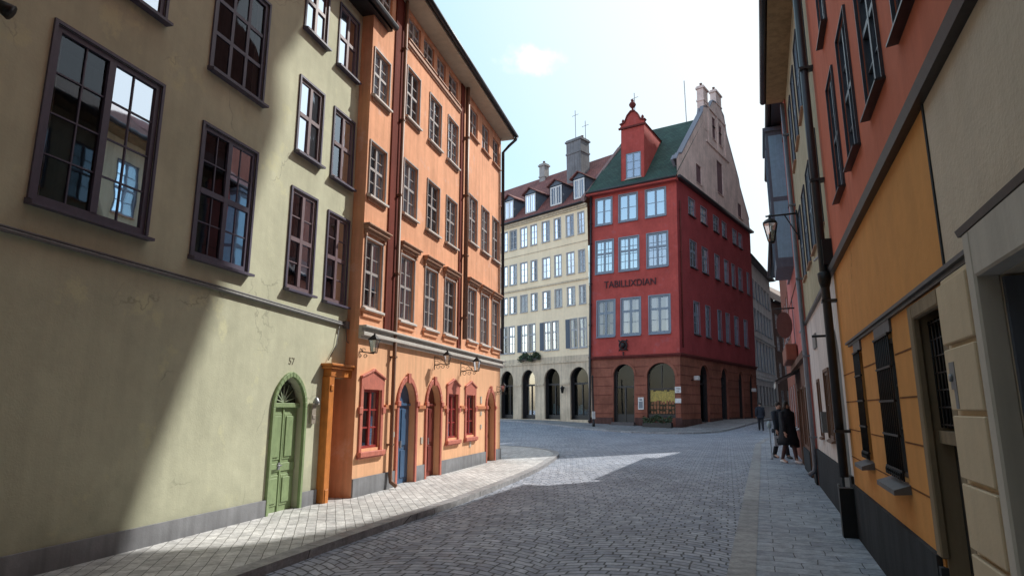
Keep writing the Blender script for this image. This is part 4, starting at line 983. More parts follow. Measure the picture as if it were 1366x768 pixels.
for w in bw: 
    wn = window(FR, oc_, *w, paint('grey_frame', (.10, .10, .105), .5), G_old, 2, 3, (), fw=.04, o=-.09, sill=.12, silldrop=.07, sillm=paint('slate_sill', (.13, .13, .14), .6), sillw=.05)
    mb = MB(); mb.box(FR, w[0] - .03, w[1] + .03, w[3] + .0, w[3] + .12, -.02, .02); mb.build('lintel', paint('slate_sill', (.13, .13, .14)), wn)
    mb = MB(); n = int((w[1] - w[0]) / .085)
    for i in range(n + 1): s = lerp(w[0] + .02, w[1] - .02, i / n); mb.tube([FR.p(s, w[2] + .02, .03), FR.p(s, w[3] - .0, .03)], .007, 5)
    for z in (.07, .3, .53, .76, .98): mb.box(FR, w[0], w[1], w[2] + z * (w[3] - w[2]), w[2] + z * (w[3] - w[2]) + .018, .02, .042)
    for i in range(n): # curled feet of the grille
        s = lerp(w[0] + .02, w[1] - .02, (i + .5) / n); mb.tube([FR.p(s + .028 * math.cos(a_), w[2] + .06 + .03 * math.sin(a_), .05) for a_ in [x * .9 for x in range(8)]], .005, 4)
    mb.build('grille', M_black, wn)
# ledge, course, plinth, grooves
mb = MB(); mb.hexa([FR.p(-16, 3.38, 0), FR.p(1.86, 3.38, 0), FR.p(1.86, 3.38, .06), FR.p(-16, 3.38, .06)], [FR.p(-16, 3.50, 0), FR.p(1.86, 3.50, 0), FR.p(1.86, 3.44, .08), FR.p(-16, 3.44, .08)]); split(mb, 'string_course', M_gutter, oc_)
mb = MB(); mb.box(FR, -3.95, 1.0, 2.345, 2.37, 0, .05); mb.box(FR, -3.95, .98, 2.32, 2.345, 0, .025); mb.hexa([FR.p(-7, 2.40, 0), FR.p(-3.9, 2.40, 0), FR.p(-3.9, 2.40, .10), FR.p(-7, 2.40, .10)], [FR.p(-7, 2.46, 0), FR.p(-3.9, 2.46, 0), FR.p(-3.9, 2.43, .11), FR.p(-7, 2.43, .11)])
mb.build('ledge', paint('ledge_metal', (.07, .07, .075), .5), oc_)
mb = MB(); mb.box(FR, -2.30, 1.87, -.05, .66, 0, .035)
for a, b in ((-3.95, -3.42),): mb.box(FR, a, b, -.05, .2, 0, .1)
split(mb, 'plinth', P_dkp, oc_, .01)
mb = MB()
for z in (1.0, 1.34, 1.68, 2.02):
    for a, b in ((.62, 1.86), (-.80, .10), (-2.30, -1.57)): mb.box(FR, a, b, z, z + .012, -.001, .004)
mb.build('groove', plaster('ochre_shadow_line', (.22, .09, .03)), oc_)
mb = MB(); mb.box(FR, -3.27, -3.24, 2.4, 3.4, 0, .012); mb.build('joint', P_dkp, oc_)
# deep doorway
mb = MB()
mb.box(FR, -2.42, -2.30, 0.66, 2.30, -.02, .03); mb.box(FR, -3.22, -3.10, 0, 2.30, -.02, .03); mb.box(FR, -3.10, -2.42, 2.20, 2.30, -.02, .03)
mb.build('door_frame', P_tan, oc_, .01)
mb = MB(); mb.box(FR, -2.40, -2.37, 0, 2.26, -.49, -.01); mb.box(FR, -3.14, -3.12, 0, 2.26, -.49, -.01); mb.box(FR, -3.12, -2.40, 1.38, 1.46, -.2, -.045)
mb.build('door_reveal', P_tan, oc_)
mb = MB(); mb.box(FR, -3.1, -2.41, .05, 1.38, -.17, -.12)
for x0, x1 in ((-3.03, -2.79), (-2.72, -2.48)): mb.box(FR, x0, x1, .15, .6, -.12, -.105); mb.box(FR, x0, x1, .7, 1.28, -.12, -.105)
mb.build('door', paint('black_brown_door', (.022, .02, .02), .5), oc_)
mb = MB(); mb.box(FR, -2.39, -2.33, 0, .6, -.11, .034); split(mb, 'plinth', P_dkp, oc_)
wn = window(FR, oc_, -3.10, -2.41, 1.48, 2.18, M_black, G_near, 2, 2, (), fw=.03, o=-.09, sill=0)
mb = MB()
for i in range(9): s = lerp(-3.08, -2.43, i / 8); mb.tube([FR.p(s, 1.48, -.065), FR.p(s, 2.18, -.065)], .007, 5)
for i in range(7): z = lerp(1.5, 2.16, i / 6); mb.tube([FR.p(-3.1, z, -.065), FR.p(-2.41, z, -.065)], .006, 5)
mb.build('grille', M_black, wn)
# cream blocked pilaster and portal
mb = MB(); mb.box(FR, -3.90, -3.30, .0, 2.30, .0, .05)
z = .2
while z < 2.2: mb.box(FR, -3.86, -3.34, z + .012, min(z + .33, 2.28), .05, .085); z += .345
mb.build('pilaster', P_crm, oc_, .006)
mb = MB(); mb.box(FR, -4.05, -3.95, 0, 2.40, 0, .10); mb.box(FR, -6.4, -4.05, 2.18, 2.40, 0, .10); mb.box(FR, -6.4, -6.2, 0, 2.18, 0, .1); mb.box(FR, -3.95, -3.91, 0, 2.40, 0, .04)
mb.build('portal_frame', plaster('portal_stone', (.66, .59, .52), .12, .15), oc_, .01)
mb = MB(); mb.box(FR, -6.2, -4.05, 0, 2.16, -.45, -.40); mb.box(FR, -4.08, -4.05, 0, 2.17, -.4, .0); mb.build('portal_door', P_slate, oc_)
t = thing('wall_notice', 'small torn grey notice plate on the cream blocked pilaster', 'sign', FR.p(-3.5, 1.7))
mb = MB(); mb.box(FR, -3.50, -3.41, 1.70, 1.84, .085, .089); mb.box(FR, -3.50, -3.45, 1.60, 1.70, .085, .088); mb.build('plate', paint('notice', (.22, .22, .23), .5), t)
mb = MB(); mb.tube([FR.p(-3.44, 1.76, .09), FR.p(-3.44, 1.76, .1)], .02, 8); mb.build('knob', M_zinc, t)
r = shell(FR, -16, 1.87, 21, 9, P_ru, oc_, T_red, 3.5, .3)
pipe(FR, oc_, 1.80, .5, 9.0, paint('black_pipe', (.03, .032, .038), .4), .055, .12, shoe=False)
mb = MB(); mb.box(FR, 1.72, 1.88, -.02, .62, .03, .2); mb.build('pipe_boot', M_black, oc_)
mb = MB(); mb.lathe(FR.p(1.80, 3.2, .12), [(.055, 0), (.08, .1), (.085, .2), (.055, .22)], 10); mb.box(FR, 1.68, 1.92, 3.5, 3.85, 0, .12); mb.build('pipe_hopper', M_black, oc_)

# olive and white house
gh_ = thing('olive_house', 'grey olive house with whitewashed ground floor and arched gate', 'house', FR.p(3, 0))
P_ol = plaster('olive_plaster', (.5, .47, .33), .16, .2, damp=0); P_ww = plaster('whitewash', (.78, .73, .70), .12, .2, damp=.25, bs=.5)
olw = [(a, a + .7, z, z + 1.45) for a in (2.3, 3.6, 4.85, 6.1) for z in (4.25, 6.7)]
FR2 = Fr(FR.p(0, 0, .0), 21.8, -1)
wall(FR2, rect(1.87, 7.5, 3.42, 8.75), [rect(*w) for w in olw], [P_ol, M_room], gh_, name='upper_wall')
for w in olw: window(FR2, gh_, *w, M_bf, G_sky, 2, 4, (.5,), fw=.04, mun=.018, o=.0, sill=.05, silldrop=.03, sillm=M_brown, cas=.015, casm=M_rf, curt=.2)
garch = arch(2.12, 2.95, .0, 2.15, .55, 14, .1)
glw = [(3.75, 4.5, 1.12, 2.2), (5.6, 6.0, 1.1, 2.1)]
wall(FR2, rect(1.87, 7.5, 0, 3.42), [rect(*w) for w in glw] + [(garch, .45)], [P_ww, M_room], gh_, name='ground_floor_wall', depth=.2)
for w in glw: window(FR2, gh_, *w, paint('brown_frame', (.16, .08, .045), .5), G_far, 2, 2, (), fw=.05, o=.0, sill=.06, silldrop=.05, cas=.05, casm=paint('brown_frame', (.16, .08, .045)), curt=.4)
mb = MB(); mb.prism(FR2, garch, -.42, -.36); mb.build('gate', paint('grey_gate', (.12, .11, .11), .6), gh_)
mb = MB(); mb.box(FR2, 1.87, 7.5, 3.39, 3.45, 0, .05); split(mb, 'string_course', M_gutter, gh_)
mb = MB(); mb.box(FR2, 2.98, 7.5, -.05, .78, 0, .035); mb.box(FR2, 1.9, 2.10, -.05, .75, 0, .035); split(mb, 'plinth', P_dkp, gh_, .01)
mb = MB(); mb.box(FR2, 5.2, 6.6, 2.7, 3.0, 0, .03) if False else None; mb.box(FR2, 5.3, 5.9, 2.72, 2.98, 0, .03); mb.box(FR2, 4.2, 4.6, 1.15, 1.6, 0, .02) if False else None; mb.build('vent_grille', paint('vent', (.25, .24, .23), .6), gh_)
mb = MB(); mb.box(FR2, 4.7, 4.95, 1.2, 1.55, 0, .09); mb.box(FR2, 3.3, 3.45, .3, .5, .03, .06); split(mb, 'meter_box', paint('meter', (.14, .14, .14), .6), gh_)
mb = MB(); mb.tube([FR2.p(3.4, 2.72, 0), FR2.p(3.4, 2.72, .22)], .02, 5); mb.build('hook', M_black, gh_)
shell(FR2, 1.87, 7.5, 8.75, 8, P_ol, gh_, T_red, 3.2, .42, soff=plaster('tan_soffit', (.36, .25, .14)))
pipe(FR2, gh_, 7.38, .2, 8.6, paint('slate_pipe', (.17, .18, .21), .4), .045, .09)
# horizontal iron tie with lamp hook across the pipe
mb = MB(); mb.tube([FR2.p(2.1, 3.78, .05), FR2.p(3.6, 3.98, .06)], .02, 5); mb.build('tie_rod', M_zinc, gh_)

# pink house with glazed bays
pk_ = thing('pink_house', 'narrow pinkish red house with glazed bays facing the lane', 'house', FR.p(9, 0))
P_pk = plaster('pink_red_plaster', (.6, .21, .19), .14, .18, damp=0); P_pkg = plaster('brown_ground', (.22, .13, .10), .2, .2, damp=.2)
FP = Fr(FR.p(0, 0, .04), 21.8, -1)
pw = [(8.0 + .0, 8.5, z, z + 1.3) for z in (3.4,)] + [(11.3, 11.9, z, z + 1.3) for z in (3.4, 5.2, 7.1)]
wall(FP, rect(7.5, 13.5, 2.75, 8.9), [rect(*w) for w in pw], [P_pk, M_room], pk_, name='upper_wall')
for w in pw: window(FP, pk_, *w, M_bf, G_old, 2, 3, (), fw=.05, o=-.02, sill=.06)
pg = [(8.2, 9.0, 0.05, 2.1), (9.8, 10.8, .7, 2.1), (11.6, 12.4, .05, 2.1)]
wall(FP, rect(7.5, 13.5, 0, 2.75), [rect(*w) for w in pg], [P_pkg, M_room], pk_, name='ground_floor_wall')
for w in pg: window(FP, pk_, *w, paint('brown_frame', (.16, .08, .045)), G_far, 2, 2, (), fw=.06, o=-.02, sill=0, cas=.05)
mb = MB(); mb.box(FP, 7.52, 13.5, 2.7, 2.85, 0, .1)
for z in (4.6, 6.6, 8.4): mb.box(FP, 7.52, 13.5, z, z + .03, 0, .015)
split(mb, 'string_course', P_pkg, pk_)
mb = MB(); mb.box(FP, 7.55, 8.15, 0, .6, 0, .04); mb.box(FP, 9.05, 11.55, 0, .6, 0, .04); split(mb, 'plinth', P_dkp, pk_)
for s0, s1, z0, z1, oo in ((9.2, 11.0, 5.1, 8.75, .40),):
    mb = MB(); mb.box(FP, s0, s1, z0, z0 + .12, 0, oo); mb.box(FP, s0 - .06, s1 + .06, z1, z1 + .1, 0, oo + .06); mb.box(FP, s0, s1, z0 + .12, z1, 0, oo - .03, 1)
    for z in (z0 + .12, (z0 + z1) / 2 - .1, z1 - .12): mb.box(FP, s0 - .002, s1 + .002, z, z + .12, 0.001, oo)
    for s in (s0, (s0 + s1) / 2 - .03, s1 - .06): mb.box(FP, s - .003, s + .063, z0 + .1, z1, oo - .06, oo + .003)
    bay = mb.build('bay', [M_dorm, paint('bay_glass_sky_paint', (.25, .46, .60), .4, .1)], pk_)  # sky reflection painted into the bay panes as flat blue
shell(FP, 7.5, 13.5, 8.9, 8, P_pk, pk_, T_brown, 3.0, .25)
# outline of an unseen added block casting the stepped shadow on the green wall
blocker_outline = [(x - 2.87 if x > 6 else 17.0, z + 6.56 if z else 0) for x, z in [(5.5, 0), (25.7, 0), (25.65, 15.9), (24.95, 16.5), (23.2, 17.0), (22.8, 17.6), (23.35, 18.9), (23.9, 20.3), (24.35, 21.4), (24.8, 22.6), (25.3, 24.0), (25.75, 25.4), (25.6, 26.2), (26.3, 27.4), (26.9, 29.5), (27.4, 31.5), (5.5, 31.5)]]

# terracotta house at the end of the row
tc_ = thing('terracotta_house', 'low terracotta house with awning at the end of the right row', 'house', FR.p(17.5, 0))
P_tc = plaster('terracotta_plaster', (.30, .12, .085), .16, .2); FT = Fr(FR.p(0, 0, .0), 21.8, -1)
tw = [(14.0 + k * 1.5, 14.8 + k * 1.5, z, z + 1.4) for k in range(4) for z in (1.0, 4.0)]
wall(FT, rect(13.5, 20.2, 0, 7.0), [rect(*w) for w in tw], [P_tc, M_room], tc_)
for w in tw: window(FT, tc_, *w, M_cf, G_far, 2, 3, (), fw=.06, o=-.02, sill=.08)
shell(FT, 13.5, 20.2, 7.0, 7, P_tc, tc_, T_red, 2.6, .3)
mb = MB(); mb.prism(FT, [(20.3, 0), (29, 0), (29, 11.3), (26.7, 11.6), (24, 12.4), (20.3, 12.8)], -4.5, -3.0); mb.build('light_blocker', P_tc, tc_)  # unseen block added to shade the road past the row's end
mb = MB(); mb.prism(FT, blocker_outline, -9.0, -8.0)
mb.build('light_blocker', P_tc, tc_)  # unseen added block with the stepped outline, a shadow caster
mb = MB(); q0 = Vector((22.6, 35.0, 0)); FB = Fr(q0, 30, -1); sv = Vector((.829, .559, 0)) * 14

ra = [q0 + FB.d * 20, q0 + FB.d * 76, q0 + FB.d * 76 + sv * .9, q0 + FB.d * 20 + sv * .9]; mb.hexa([p + Vector((0, 0, 36)) for p in ra], [p + Vector((0, 0, 58)) for p in ra])
ra = [q0, q0 + FB.d * 75, q0 + FB.d * 75 + sv, q0 + sv]; mb.hexa(ra, [p + Vector((0, 0, 36)) for p in ra]); mb.build('light_blocker', P_bf, xb_)  # unseen tall blocks added to shade the square and the red building's side

# hanging lantern over the lane
t = thing('street_lantern', 'large dark lantern on a long arm projecting from the end of the olive house', 'lantern', FP.p(6.5, 5.4))
q = lambda o, z, s=0: FP.p(6.5 + s, z + .68, o - .17)
mb = MB(); mb.tube([q(.17, 4.98), q(.80, 4.98)], .02, 6); mb.tube([q(.17, 4.45), q(.25, 4.6), q(.42, 4.96)], .014, 6); mb.tube([q(.19, 4.4), q(.19, 5.05)], .022, 6); mb.build('bracket', M_black, t)
# octagonal head
c = q(.72, 4.42); mb = MB(); k = .62
mb.lathe(c, [(.10 * k, -.04), (.12 * k, .0)], 6); mb.lathe(c, [(.25 * k, .62 * k), (.26 * k, .66 * k), (.16 * k, .76 * k), (.05 * k, .82 * k), (.03 * k, .95 * k)], 6)
for i in range(6):
    a_ = i * math.pi / 3; mb.tube([c + Vector((.115 * k * math.cos(a_), .115 * k * math.sin(a_), 0)), c + Vector((.245 * k * math.cos(a_), .245 * k * math.sin(a_), .62 * k))], .01, 5)
mb.build('lamp_frame', M_black, t)
mb = MB(); mb.lathe(c, [(.105 * k, .0), (.23 * k, .61 * k)], 6); o = mb.build('glass', M_lamp, t)
for p in o.data.polygons: p.use_smooth = False
# hanging signs and awning along the row
t = thing('hanging_sign', 'rounded iron hanging sign below the street lantern', 'sign', FP.p(10.6, 3.6))
mb = MB(); mb.tube([FP.p(10.6, 4.25, 0), FP.p(10.6, 4.25, .55)], .02, 5); mb.build('bracket', M_black, t)
mb = MB(); loop = [(.28 + .2 * math.cos(a_), 3.8 + .36 * math.sin(a_)) for a_ in [x * math.pi / 8 for x in range(16)]]
for o0, o1 in ((10.58, 10.62),):
    a = [FP.p(o0, z, o) for o, z in loop]; b = [FP.p(o1, z, o) for o, z in loop]; n = 16
    mb.mesh(a + b, [tuple(range(16)), tuple(range(16, 32)), *[(i, (i + 1) % n, n + (i + 1) % n, n + i) for i in range(n)]])
mb.build('sign_board', paint('rust_sign', (.14, .06, .05), .6), t)
t = thing('awning', 'dark shop awning with pale scalloped edge below the hanging sign', 'awning', FP.p(11.6, 2.5))
mb = MB(); mb.hexa([FP.p(10.6, 2.62, 0), FP.p(13.2, 2.62, 0), FP.p(13.2, 2.30, .62), FP.p(10.6, 2.30, .62)], [FP.p(10.6, 2.66, 0), FP.p(13.2, 2.66, 0), FP.p(13.2, 2.34, .62), FP.p(10.6, 2.34, .62)]); mb.build('canopy', M_door, t)
mb = MB()
for i in range(10): s = 10.6 + i * .26; mb.box(FP, s + .01, s + .25, 2.16 + .02 * (i % 2), 2.33, .60, .62)
mb.build('valance', M_stone, t)
t = thing('shop_sign_board', 'long reddish brown sign board above the dark awning', 'sign', FP.p(11.6, 2.9))
mb = MB(); mb.box(FP, 10.6, 13.2, 2.87, 3.3, .02, .3); mb.build('sign_board', paint('rust_board', (.26, .085, .05), .6), t, .02)

# ------------------------------------------------------------------ bollard on the right pavement
bp = Vector((8.25, 20.2, .03))
t = thing('bollard', 'thin pale metal post standing on the pavement beside the walkers', 'post', bp)
mb = MB(); mb.lathe(bp, [(.05, 0), (.05, .03), (.024, .05), (.022, .95)], 10); mb.build('pole', M_zinc, t)
mb = MB(); mb.lathe(bp, [(.022, .95), (.06, 1.0), (.075, 1.08), (.05, 1.16), (.03, 1.18)], 10); mb.build('post_cap', paint('pale_cap', (.32, .42, .44), .5), t)

# ------------------------------------------------------------------ people
def skin_mesh(verts, edges, radii, root, name, mat, parent, subs=2):
    me = bpy.data.meshes.new(name + '_src'); org = parent_world(parent)
    me.from_pydata([tuple(v) for v in verts], edges, []); ob = bpy.data.objects.new(name + '_src', me); C.objects.link(ob)
    md = ob.modifiers.new('skin', 'SKIN'); md.branch_smoothing = .6
    sv = me.skin_vertices[0].data
    for i, r_ in enumerate(radii):
        sv[i].radius = r_ if hasattr(r_, '__len__') else (r_, r_); sv[i].use_root = (i == root)
    sb = ob.modifiers.new('sub', 'SUBSURF'); sb.levels = subs; sb.render_levels = subs
    dg = bpy.context.evaluated_depsgraph_get(); m2 = bpy.data.meshes.new_from_object(ob.evaluated_get(dg)); m2.name = name
    bpy.data.objects.remove(ob); m2.materials.clear(); m2.materials.append(mat)
    for p in m2.polygons: p.use_smooth = True
    o = bpy.data.objects.new(name, m2); C.objects.link(o); o.parent = parent; return o
M_skin = paint('skin', (.50, .30, .22), .6, .05); M_hair = paint('hair_dark', (.03, .02, .015), .6, .2)
M_coat = paint('black_coat', (.012, .013, .018), .85, .3); M_coat2 = paint('navy_coat', (.014, .02, .032), .85, .3); M_trou = paint('dark_trousers', (.018, .02, .026), .9, .2); M_shoe = paint('white_shoe', (.6, .58, .56), .5, .1); M_shoed = paint('dark_shoe', (.02, .02, .02), .4)
def loft(rings, mb, mi=0):
    n = len(rings[0]); vs = [p for r_ in rings for p in r_]
    fs = [(i * n + k, i * n + (k + 1) % n, (i + 1) * n + (k + 1) % n, (i + 1) * n + k) for i in range(len(rings) - 1) for k in range(n)]
    fs += [tuple(range(n))[::-1], tuple((len(rings) - 1) * n + k for k in range(n))]
    mb.mesh(vs, fs, mi, True)
def ell(c, rx, ry, n=20, wob=0, ph=0): return [Vector((c[0] + rx * (1 + wob * math.sin(5 * t_ + ph)) * math.cos(t_), c[1] + ry * (1 + wob * math.sin(5 * t_ + ph)) * math.sin(t_), c[2])) for t_ in [2 * math.pi * k / n for k in range(n)]]
def person(P, heading, label, h=1.78, stride=.24, coat=M_coat, coat_len=.45, shoe=M_shoed, hair='short', arm=(.1, .1), leg_m=M_trou, female=False, group=None):
    """built facing -Y in local space, z up, feet at 0; heading turns it"""
    t = thing('person', label, 'person', P, group); t.rotation_euler = (0, 0, heading); k = h / 1.78
    V = lambda x, y, z: Vector((x * k, y * k, z * k))
    sh = .18 if female else .20; hp = .09
    st = stride
    pts = [V(0, 0, .95), V(0, -.01, 1.12), V(0, -.005, 1.30), V(0, 0, 1.44), V(0, .0, 1.52), V(0, -.015, 1.60), V(0, -.01, 1.69)]
    rad = [(.13, .10), (.115, .09), (.14, .10), (.10, .075), (.052, .052), (.072, .085), (.072, .085)]
    ed = [(0, 1), (1, 2), (2, 3), (3, 4), (4, 5), (5, 6)]
    def add(p, r_, par):
        pts.append(p); rad.append((r_, r_)); ed.append((par, len(pts) - 1)); return len(pts) - 1
    hands = []
    for sgn, fwd in ((1, 1), (-1, -1)):
        # legs: one forward, one back
        a = add(V(sgn * hp, 0, .90), .09, 0); b = add(V(sgn * hp, -fwd * st * .45 - .02, .50), .06, a); c = add(V(sgn * hp * .9, -fwd * st + (.05 if fwd < 0 else 0), .11), .042, b)
        d = add(V(sgn * hp, -fwd * st - .06, .05), .04, c); add(V(sgn * hp, -fwd * st - .17, .035), .032, d)
        # arms swing against the legs
        s1_ = add(V(sgn * sh, 0, 1.42), .06, 3); e = add(V(sgn * (sh + .05), fwd * arm[0], 1.14), .043, s1_); w = add(V(sgn * (sh + .06), fwd * arm[0] * .9 - arm[1], .91), .03, e)
        pm = add(V(sgn * (sh + .06), fwd * arm[0] * .9 - arm[1] - .015, .85), .03, w); hands.append((sgn, pts[pm].copy()))
        for f, ln in enumerate((.075, .085, .08, .062)):
            y0 = -.03 + .02 * f; q1 = pts[pm] + V(-sgn * .005, y0, -.035); i1 = add(q1, .0095, pm); i2 = add(q1 + V(-sgn * .012, 0, -ln * .55), .0085, i1); add(q1 + V(-sgn * .028, 0, -ln * .95), .007, i2)
        q1 = pts[pm] + V(-sgn * .01, -.04, .0); i1 = add(q1, .011, pm); add(q1 + V(-sgn * .015, -.02, -.04), .009, i1)
    rad = [(a * k, b * k) for a, b in rad]
    body = skin_mesh(pts, ed, rad, 0, 'body', M_skin, t)
    # facial features
    mb = MB(); mb.lathe(V(0, -.10, 1.635), [(.004, .02), (.012, -.012), (.004, -.02)], 6)
    for sx_ in (1, -1): mb.ball(V(sx_ * .078, 0, 1.64), .012, .02, .03, 6)
    mb.build('nose_and_ears', M_skin, None).parent = t
    mb = MB()
    for sx_ in (1, -1): mb.ball(V(sx_ * .03, -.087, 1.655), .012, .008, .008, 6)
    mb.box(Fr((0, 0), 90, 1), -.022 * k, .022 * k, 1.588 * k, 1.596 * k, .084 * k, .094 * k); mb.build('eyes_and_mouth', M_hair, None).parent = t
    # hair
    mb = MB(); rings = []
    for i in range(7):
        u = i / 6; z = lerp(1.63 if hair == 'short' else 1.56, 1.79, u); rr = math.sqrt(max(.02, 1 - max(0, (u - .35) / .65) ** 2)); rings.append(ell(V(0, .02 - .004 * i, z), .09 * rr * k, .10 * rr * k, 14))
    if hair == 'short': rings = [[Vector((p.x, p.y + .015, p.z)) for p in r_] for r_ in rings]
    loft([[Vector((p.x, max(p.y, (-.062 if i < 4 else -.095) * k), p.z)) for p in r_] for i, r_ in enumerate(rings)], mb)
    if hair == 'bun': mb.ball(V(0, .1, 1.72), .045, .045, .045, 8)
    mb.build('hair', M_hair, None).parent = t
    # coat body
    mb = MB(); zl = coat_len; rings = []
    prof_ = [(zl, .25, .21), (zl + .12, .245, .2), (.80, .215, .165), (.98, .20, .15), (1.12, .185, .14), (1.28, .205, .15), (1.40, .215, .13), (1.46, .15, .10), (1.52, .075, .075), (1.545, .07, .07)]
    if female: prof_ = [(zl, .31, .26), (zl + .15, .30, .25), (.80, .27, .21), (.98, .25, .19), (1.12, .24, .18), (1.28, .25, .185), (1.40, .24, .16), (1.46, .17, .12), (1.53, .09, .09), (1.56, .08, .08)]
    for i, (z, rx, ry) in enumerate(prof_): rings.append(ell(V(.015 * math.sin(i), -.01 + (.03 if i < 2 else 0), z), rx * k, ry * k, 24, .05 if i < 4 else .015, i * .7))
    loft(rings, mb)
    for sgn, fwd in ((1, 1), (-1, -1)):
        S_ = V(sgn * sh, 0, 1.42); E_ = V(sgn * (sh + .05), fwd * arm[0], 1.14); W_ = V(sgn * (sh + .06), fwd * arm[0] * .9 - arm[1], .90)
        mb.tube([V(sgn * sh * .6, 0, 1.44), S_, (S_ + E_) / 2, E_, (E_ + W_) / 2, W_], [.075 * k, .085 * k, .075 * k, .066 * k, .06 * k, .056 * k], 10)
    mb.tube([V(-.06, -.07, 1.50), V(-.03, -.11, 1.40), V(0, -.14, 1.25)], [.02 * k, .025 * k, .015 * k], 6); mb.tube([V(.06, -.07, 1.50), V(.03, -.11, 1.40), V(0, -.14, 1.25)], [.02 * k, .025 * k, .015 * k], 6)
    mb.build('coat', coat, None).parent = t
    # trousers
    if leg_m:
        mb = MB()
        for sgn, fwd in ((1, 1), (-1, -1)):
            A_ = V(sgn * hp, 0, .92); B_ = V(sgn * hp, -fwd * st * .45 - .02, .50); C_ = V(sgn * hp * .9, -fwd * st + (.05 if fwd < 0 else 0), .10)
            mb.tube([A_, (A_ + B_) / 2, B_, (B_ + C_) / 2, C_], [.105 * k, .095 * k, .078 * k, .07 * k, .06 * k], 12)
        mb.build('trousers', leg_m, None).parent = t
    mb = MB()
    for sgn, fwd in ((1, 1), (-1, -1)):
        q1 = V(sgn * hp * .95, -fwd * st + (.05 if fwd < 0 else 0), .06)
        mb.tube([q1 + V(0, .06, -.012), q1, q1 + V(0, -.08, -.015), q1 + V(0, -.17, -.028), q1 + V(0, -.2, -.03)], [.032 * k, .05 * k, .047 * k, .035 * k, .014 * k], 10)
    mb.build('shoe', shoe, None).parent = t
    return t, hands, k
# woman in the long coat
pw_ = Vector((8.2, 18.75, .03))
t, hands, k = person(pw_, R_(18), 'person in a long black coat and white shoes walking nearest on the pavement', 1.80, .17, M_coat, .52, M_shoe, 'bun', (.10, .04), None, True)
mb = MB()
for sgn, fwd in ((1, 1), (-1, -1)):
    A_ = Vector((sgn * .09, 0, .7)); B_ = Vector((sgn * .09, -fwd * .08 - .02, .48)); C_ = Vector((sgn * .085, -fwd * .17 + (.05 if fwd < 0 else 0), .10)); mb.tube([A_, B_, (B_ + C_) / 2, C_], [.085, .066, .058, .043], 10)
mb.build('stockings', paint('stocking', (.10, .05, .045), .8), None).parent = t
# bags held by the walkers (kept as things of their own)
def wpos(P, heading, v): return Vector(P) + Matrix.Rotation(heading, 3, 'Z') @ v
hd = wpos(pw_, R_(18), hands[0][1])
t = thing('handbag', 'black shoulder bag held at the side of the long coat', 'bag', hd + Vector((0, 0, -.42)))
mb = MB(); loft([ell(hd + Vector((0, 0, z)), a, b, 14) for z, a, b in ((-.42, .11, .06), (-.40, .15, .075), (-.25, .15, .07), (-.12, .12, .03))], mb); mb.build('pouch', M_coat, t)
mb = MB(); mb.tube([hd + Vector((-.1, 0, -.13)), hd + Vector((-.05, 0, .0)), hd + Vector((.05, 0, .0)), hd + Vector((.1, 0, -.13))], .009, 6); mb.build('handle', M_black, t)
p2 = Vector((8.75, 20.6, .03))
t, hands, k = person(p2, R_(14), 'person in a navy jacket walking just behind the long black coat', 1.80, .2, M_coat2, .80, M_shoed, 'short', (.12, .06))
hd = wpos(p2, R_(14), hands[1][1])
t = thing('shopping_bag', 'white paper shopping bag carried by the person in the navy jacket', 'bag', hd + Vector((0, 0, -.42)))
mb = MB(); mb.wbox((hd.x, hd.y), .10, .055, hd.z - .46, hd.z - .14, 10); mb.build('pouch', paint('bag_paper', (.45, .47, .5), .7), t); mb = MB(); mb.wbox((hd.x, hd.y - .058), .04, .003, hd.z - .36, hd.z - .22, 10); mb.build('print', M_black, t)
mb = MB(); mb.tube([hd + Vector((-.06, 0, -.15)), hd + Vector((-.03, 0, .0)), hd + Vector((.03, 0, .0)), hd + Vector((.06, 0, -.15))], .006, 5); mb.build('handle', M_white, t)
p3 = Vector((17.6, 44.5, gz(17.6, 44.5)))
person(p3, R_(165), 'person in dark clothes walking away at the end of the red building', 1.95, .18, M_coat2, .78, M_shoed, 'short', (.08, .05))

# ------------------------------------------------------------------ sky, sun, camera
SAZ, SEL = 56.0, 42.7
w = bpy.data.worlds.new("World"); scene.world = w; w.use_nodes = True; nt = w.node_tree
bg = nt.nodes['Background']; sky = N(nt, 'ShaderNodeTexSky'); sky.sky_type = 'NISHITA'; sky.sun_disc = False
sky.sun_elevation = R_(SEL); sky.sun_rotation = R_(SAZ); sky.air_density = 1.3; sky.dust_density = 2.2; sky.ozone_density = 1.5
tc = N(nt, 'ShaderNodeTexCoord'); sep = N(nt, 'ShaderNodeSeparateXYZ'); L(nt, tc.outputs['Generated'], sep.inputs[0])
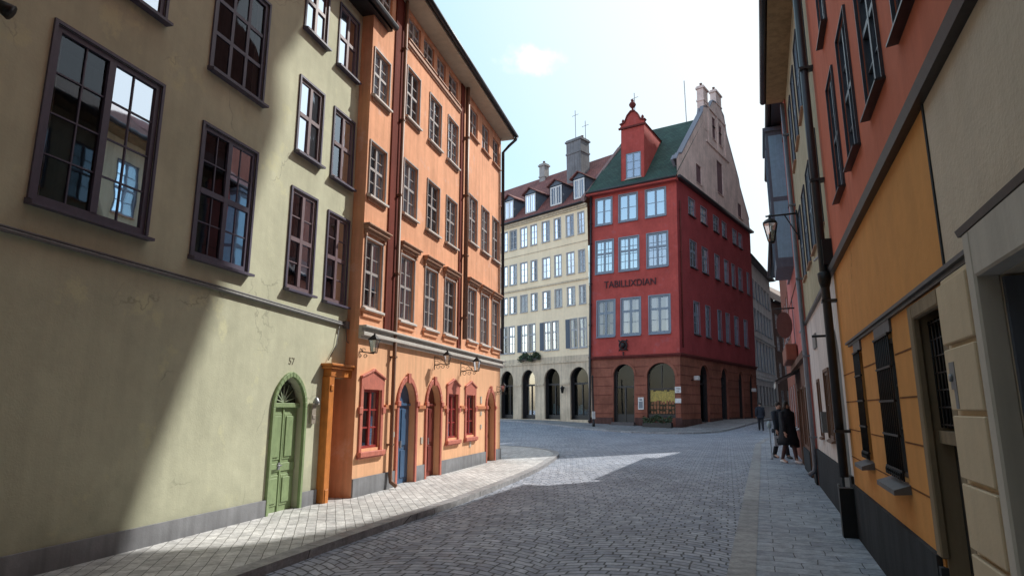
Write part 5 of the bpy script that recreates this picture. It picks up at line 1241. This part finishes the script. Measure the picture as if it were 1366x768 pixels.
# thin wisps of cloud, and one small cloud above the cream building
def cloud_mask(az, el, rad, scale):
    c = Vector((math.sin(R_(az)) * math.cos(R_(el)), math.cos(R_(az)) * math.cos(R_(el)), math.sin(R_(el))))
    sb = N(nt, 'ShaderNodeVectorMath', operation='SUBTRACT'); L(nt, tc.outputs['Generated'], sb.inputs[0]); sb.inputs[1].default_value = c
    sc = N(nt, 'ShaderNodeVectorMath', operation='MULTIPLY'); L(nt, sb.outputs[0], sc.inputs[0]); sc.inputs[1].default_value = (1 / rad, 1 / rad, 2.4 / rad)
    ln = N(nt, 'ShaderNodeVectorMath', operation='LENGTH'); L(nt, sc.outputs[0], ln.inputs[0])
    nz = noise(nt, tc.outputs['Generated'], scale, 5, .6)
    m = N(nt, 'ShaderNodeMath', operation='MULTIPLY_ADD'); L(nt, nz, m.inputs[0]); m.inputs[1].default_value = -3.2; L(nt, ln.outputs['Value'], m.inputs[2])
    r_ = N(nt, 'ShaderNodeMapRange', interpolation_type='SMOOTHSTEP'); L(nt, m.outputs[0], r_.inputs[0]); r_.inputs[1].default_value = -1.5; r_.inputs[2].default_value = .1; r_.inputs[3].default_value = .75; r_.inputs[4].default_value = 0
    return r_.outputs[0]
dt = N(nt, 'ShaderNodeVectorMath', operation='DOT_PRODUCT'); L(nt, tc.outputs['Generated'], dt.inputs[0]); dt.inputs[1].default_value = (math.sin(R_(SAZ)) * math.cos(R_(SEL)), math.cos(R_(SAZ)) * math.cos(R_(SEL)), math.sin(R_(SEL)))
hz = N(nt, 'ShaderNodeMapRange'); L(nt, dt.outputs['Value'], hz.inputs[0]); hz.inputs[1].default_value = -.05; hz.inputs[2].default_value = .4; hz.inputs[3].default_value = .0; hz.inputs[4].default_value = .85
col = mul(nt, sky.outputs[0], (3.05, 2.6, 2.4), 1.0)
col = mul(nt, col, (3.7, 5.8, 6.8), hz.outputs[0], 'MIX')
h2 = N(nt, 'ShaderNodeMapRange'); L(nt, dt.outputs['Value'], h2.inputs[0]); h2.inputs[1].default_value = .64; h2.inputs[2].default_value = .88; h2.inputs[3].default_value = 0; h2.inputs[4].default_value = .9
col = mul(nt, col, (7.2, 7.3, 7.3), h2.outputs[0], 'MIX')
mk = cloud_mask(1.9, 31.4, .034, 26)
col = mul(nt, col, (9, 9, 9.2), mk, 'MIX')
L(nt, col, bg.inputs[0]); bg.inputs[1].default_value = .15

sd = bpy.data.lights.new('sun', 'SUN'); sd.energy = 5.0; sd.angle = R_(.5); sd.color = (1, .965, .90)
so = bpy.data.objects.new('sun', sd); C.objects.link(so)
D = Vector((math.sin(R_(SAZ)) * math.cos(R_(SEL)), math.cos(R_(SAZ)) * math.cos(R_(SEL)), math.sin(R_(SEL))))
so.rotation_euler = D.to_track_quat('Z', 'Y').to_euler(); so.location = D * 60

cd = bpy.data.cameras.new('camera'); cam = bpy.data.objects.new('camera', cd); C.objects.link(cam)
cd.sensor_width = 36; cd.lens = 36 * 820 / 1366; cd.clip_end = 3000; cd.clip_start = .05
cam.location = (0, 0, 1.6); cam.rotation_euler = (R_(90) + math.atan(161 / 820), 0, 0)
scene.camera = cam
scene.view_settings.view_transform = 'Standard'; scene.view_settings.look = 'None'; scene.view_settings.exposure = 0
scene.render.engine = 'CYCLES'; scene.cycles.max_bounces = 8; scene.cycles.transparent_max_bounces = 8
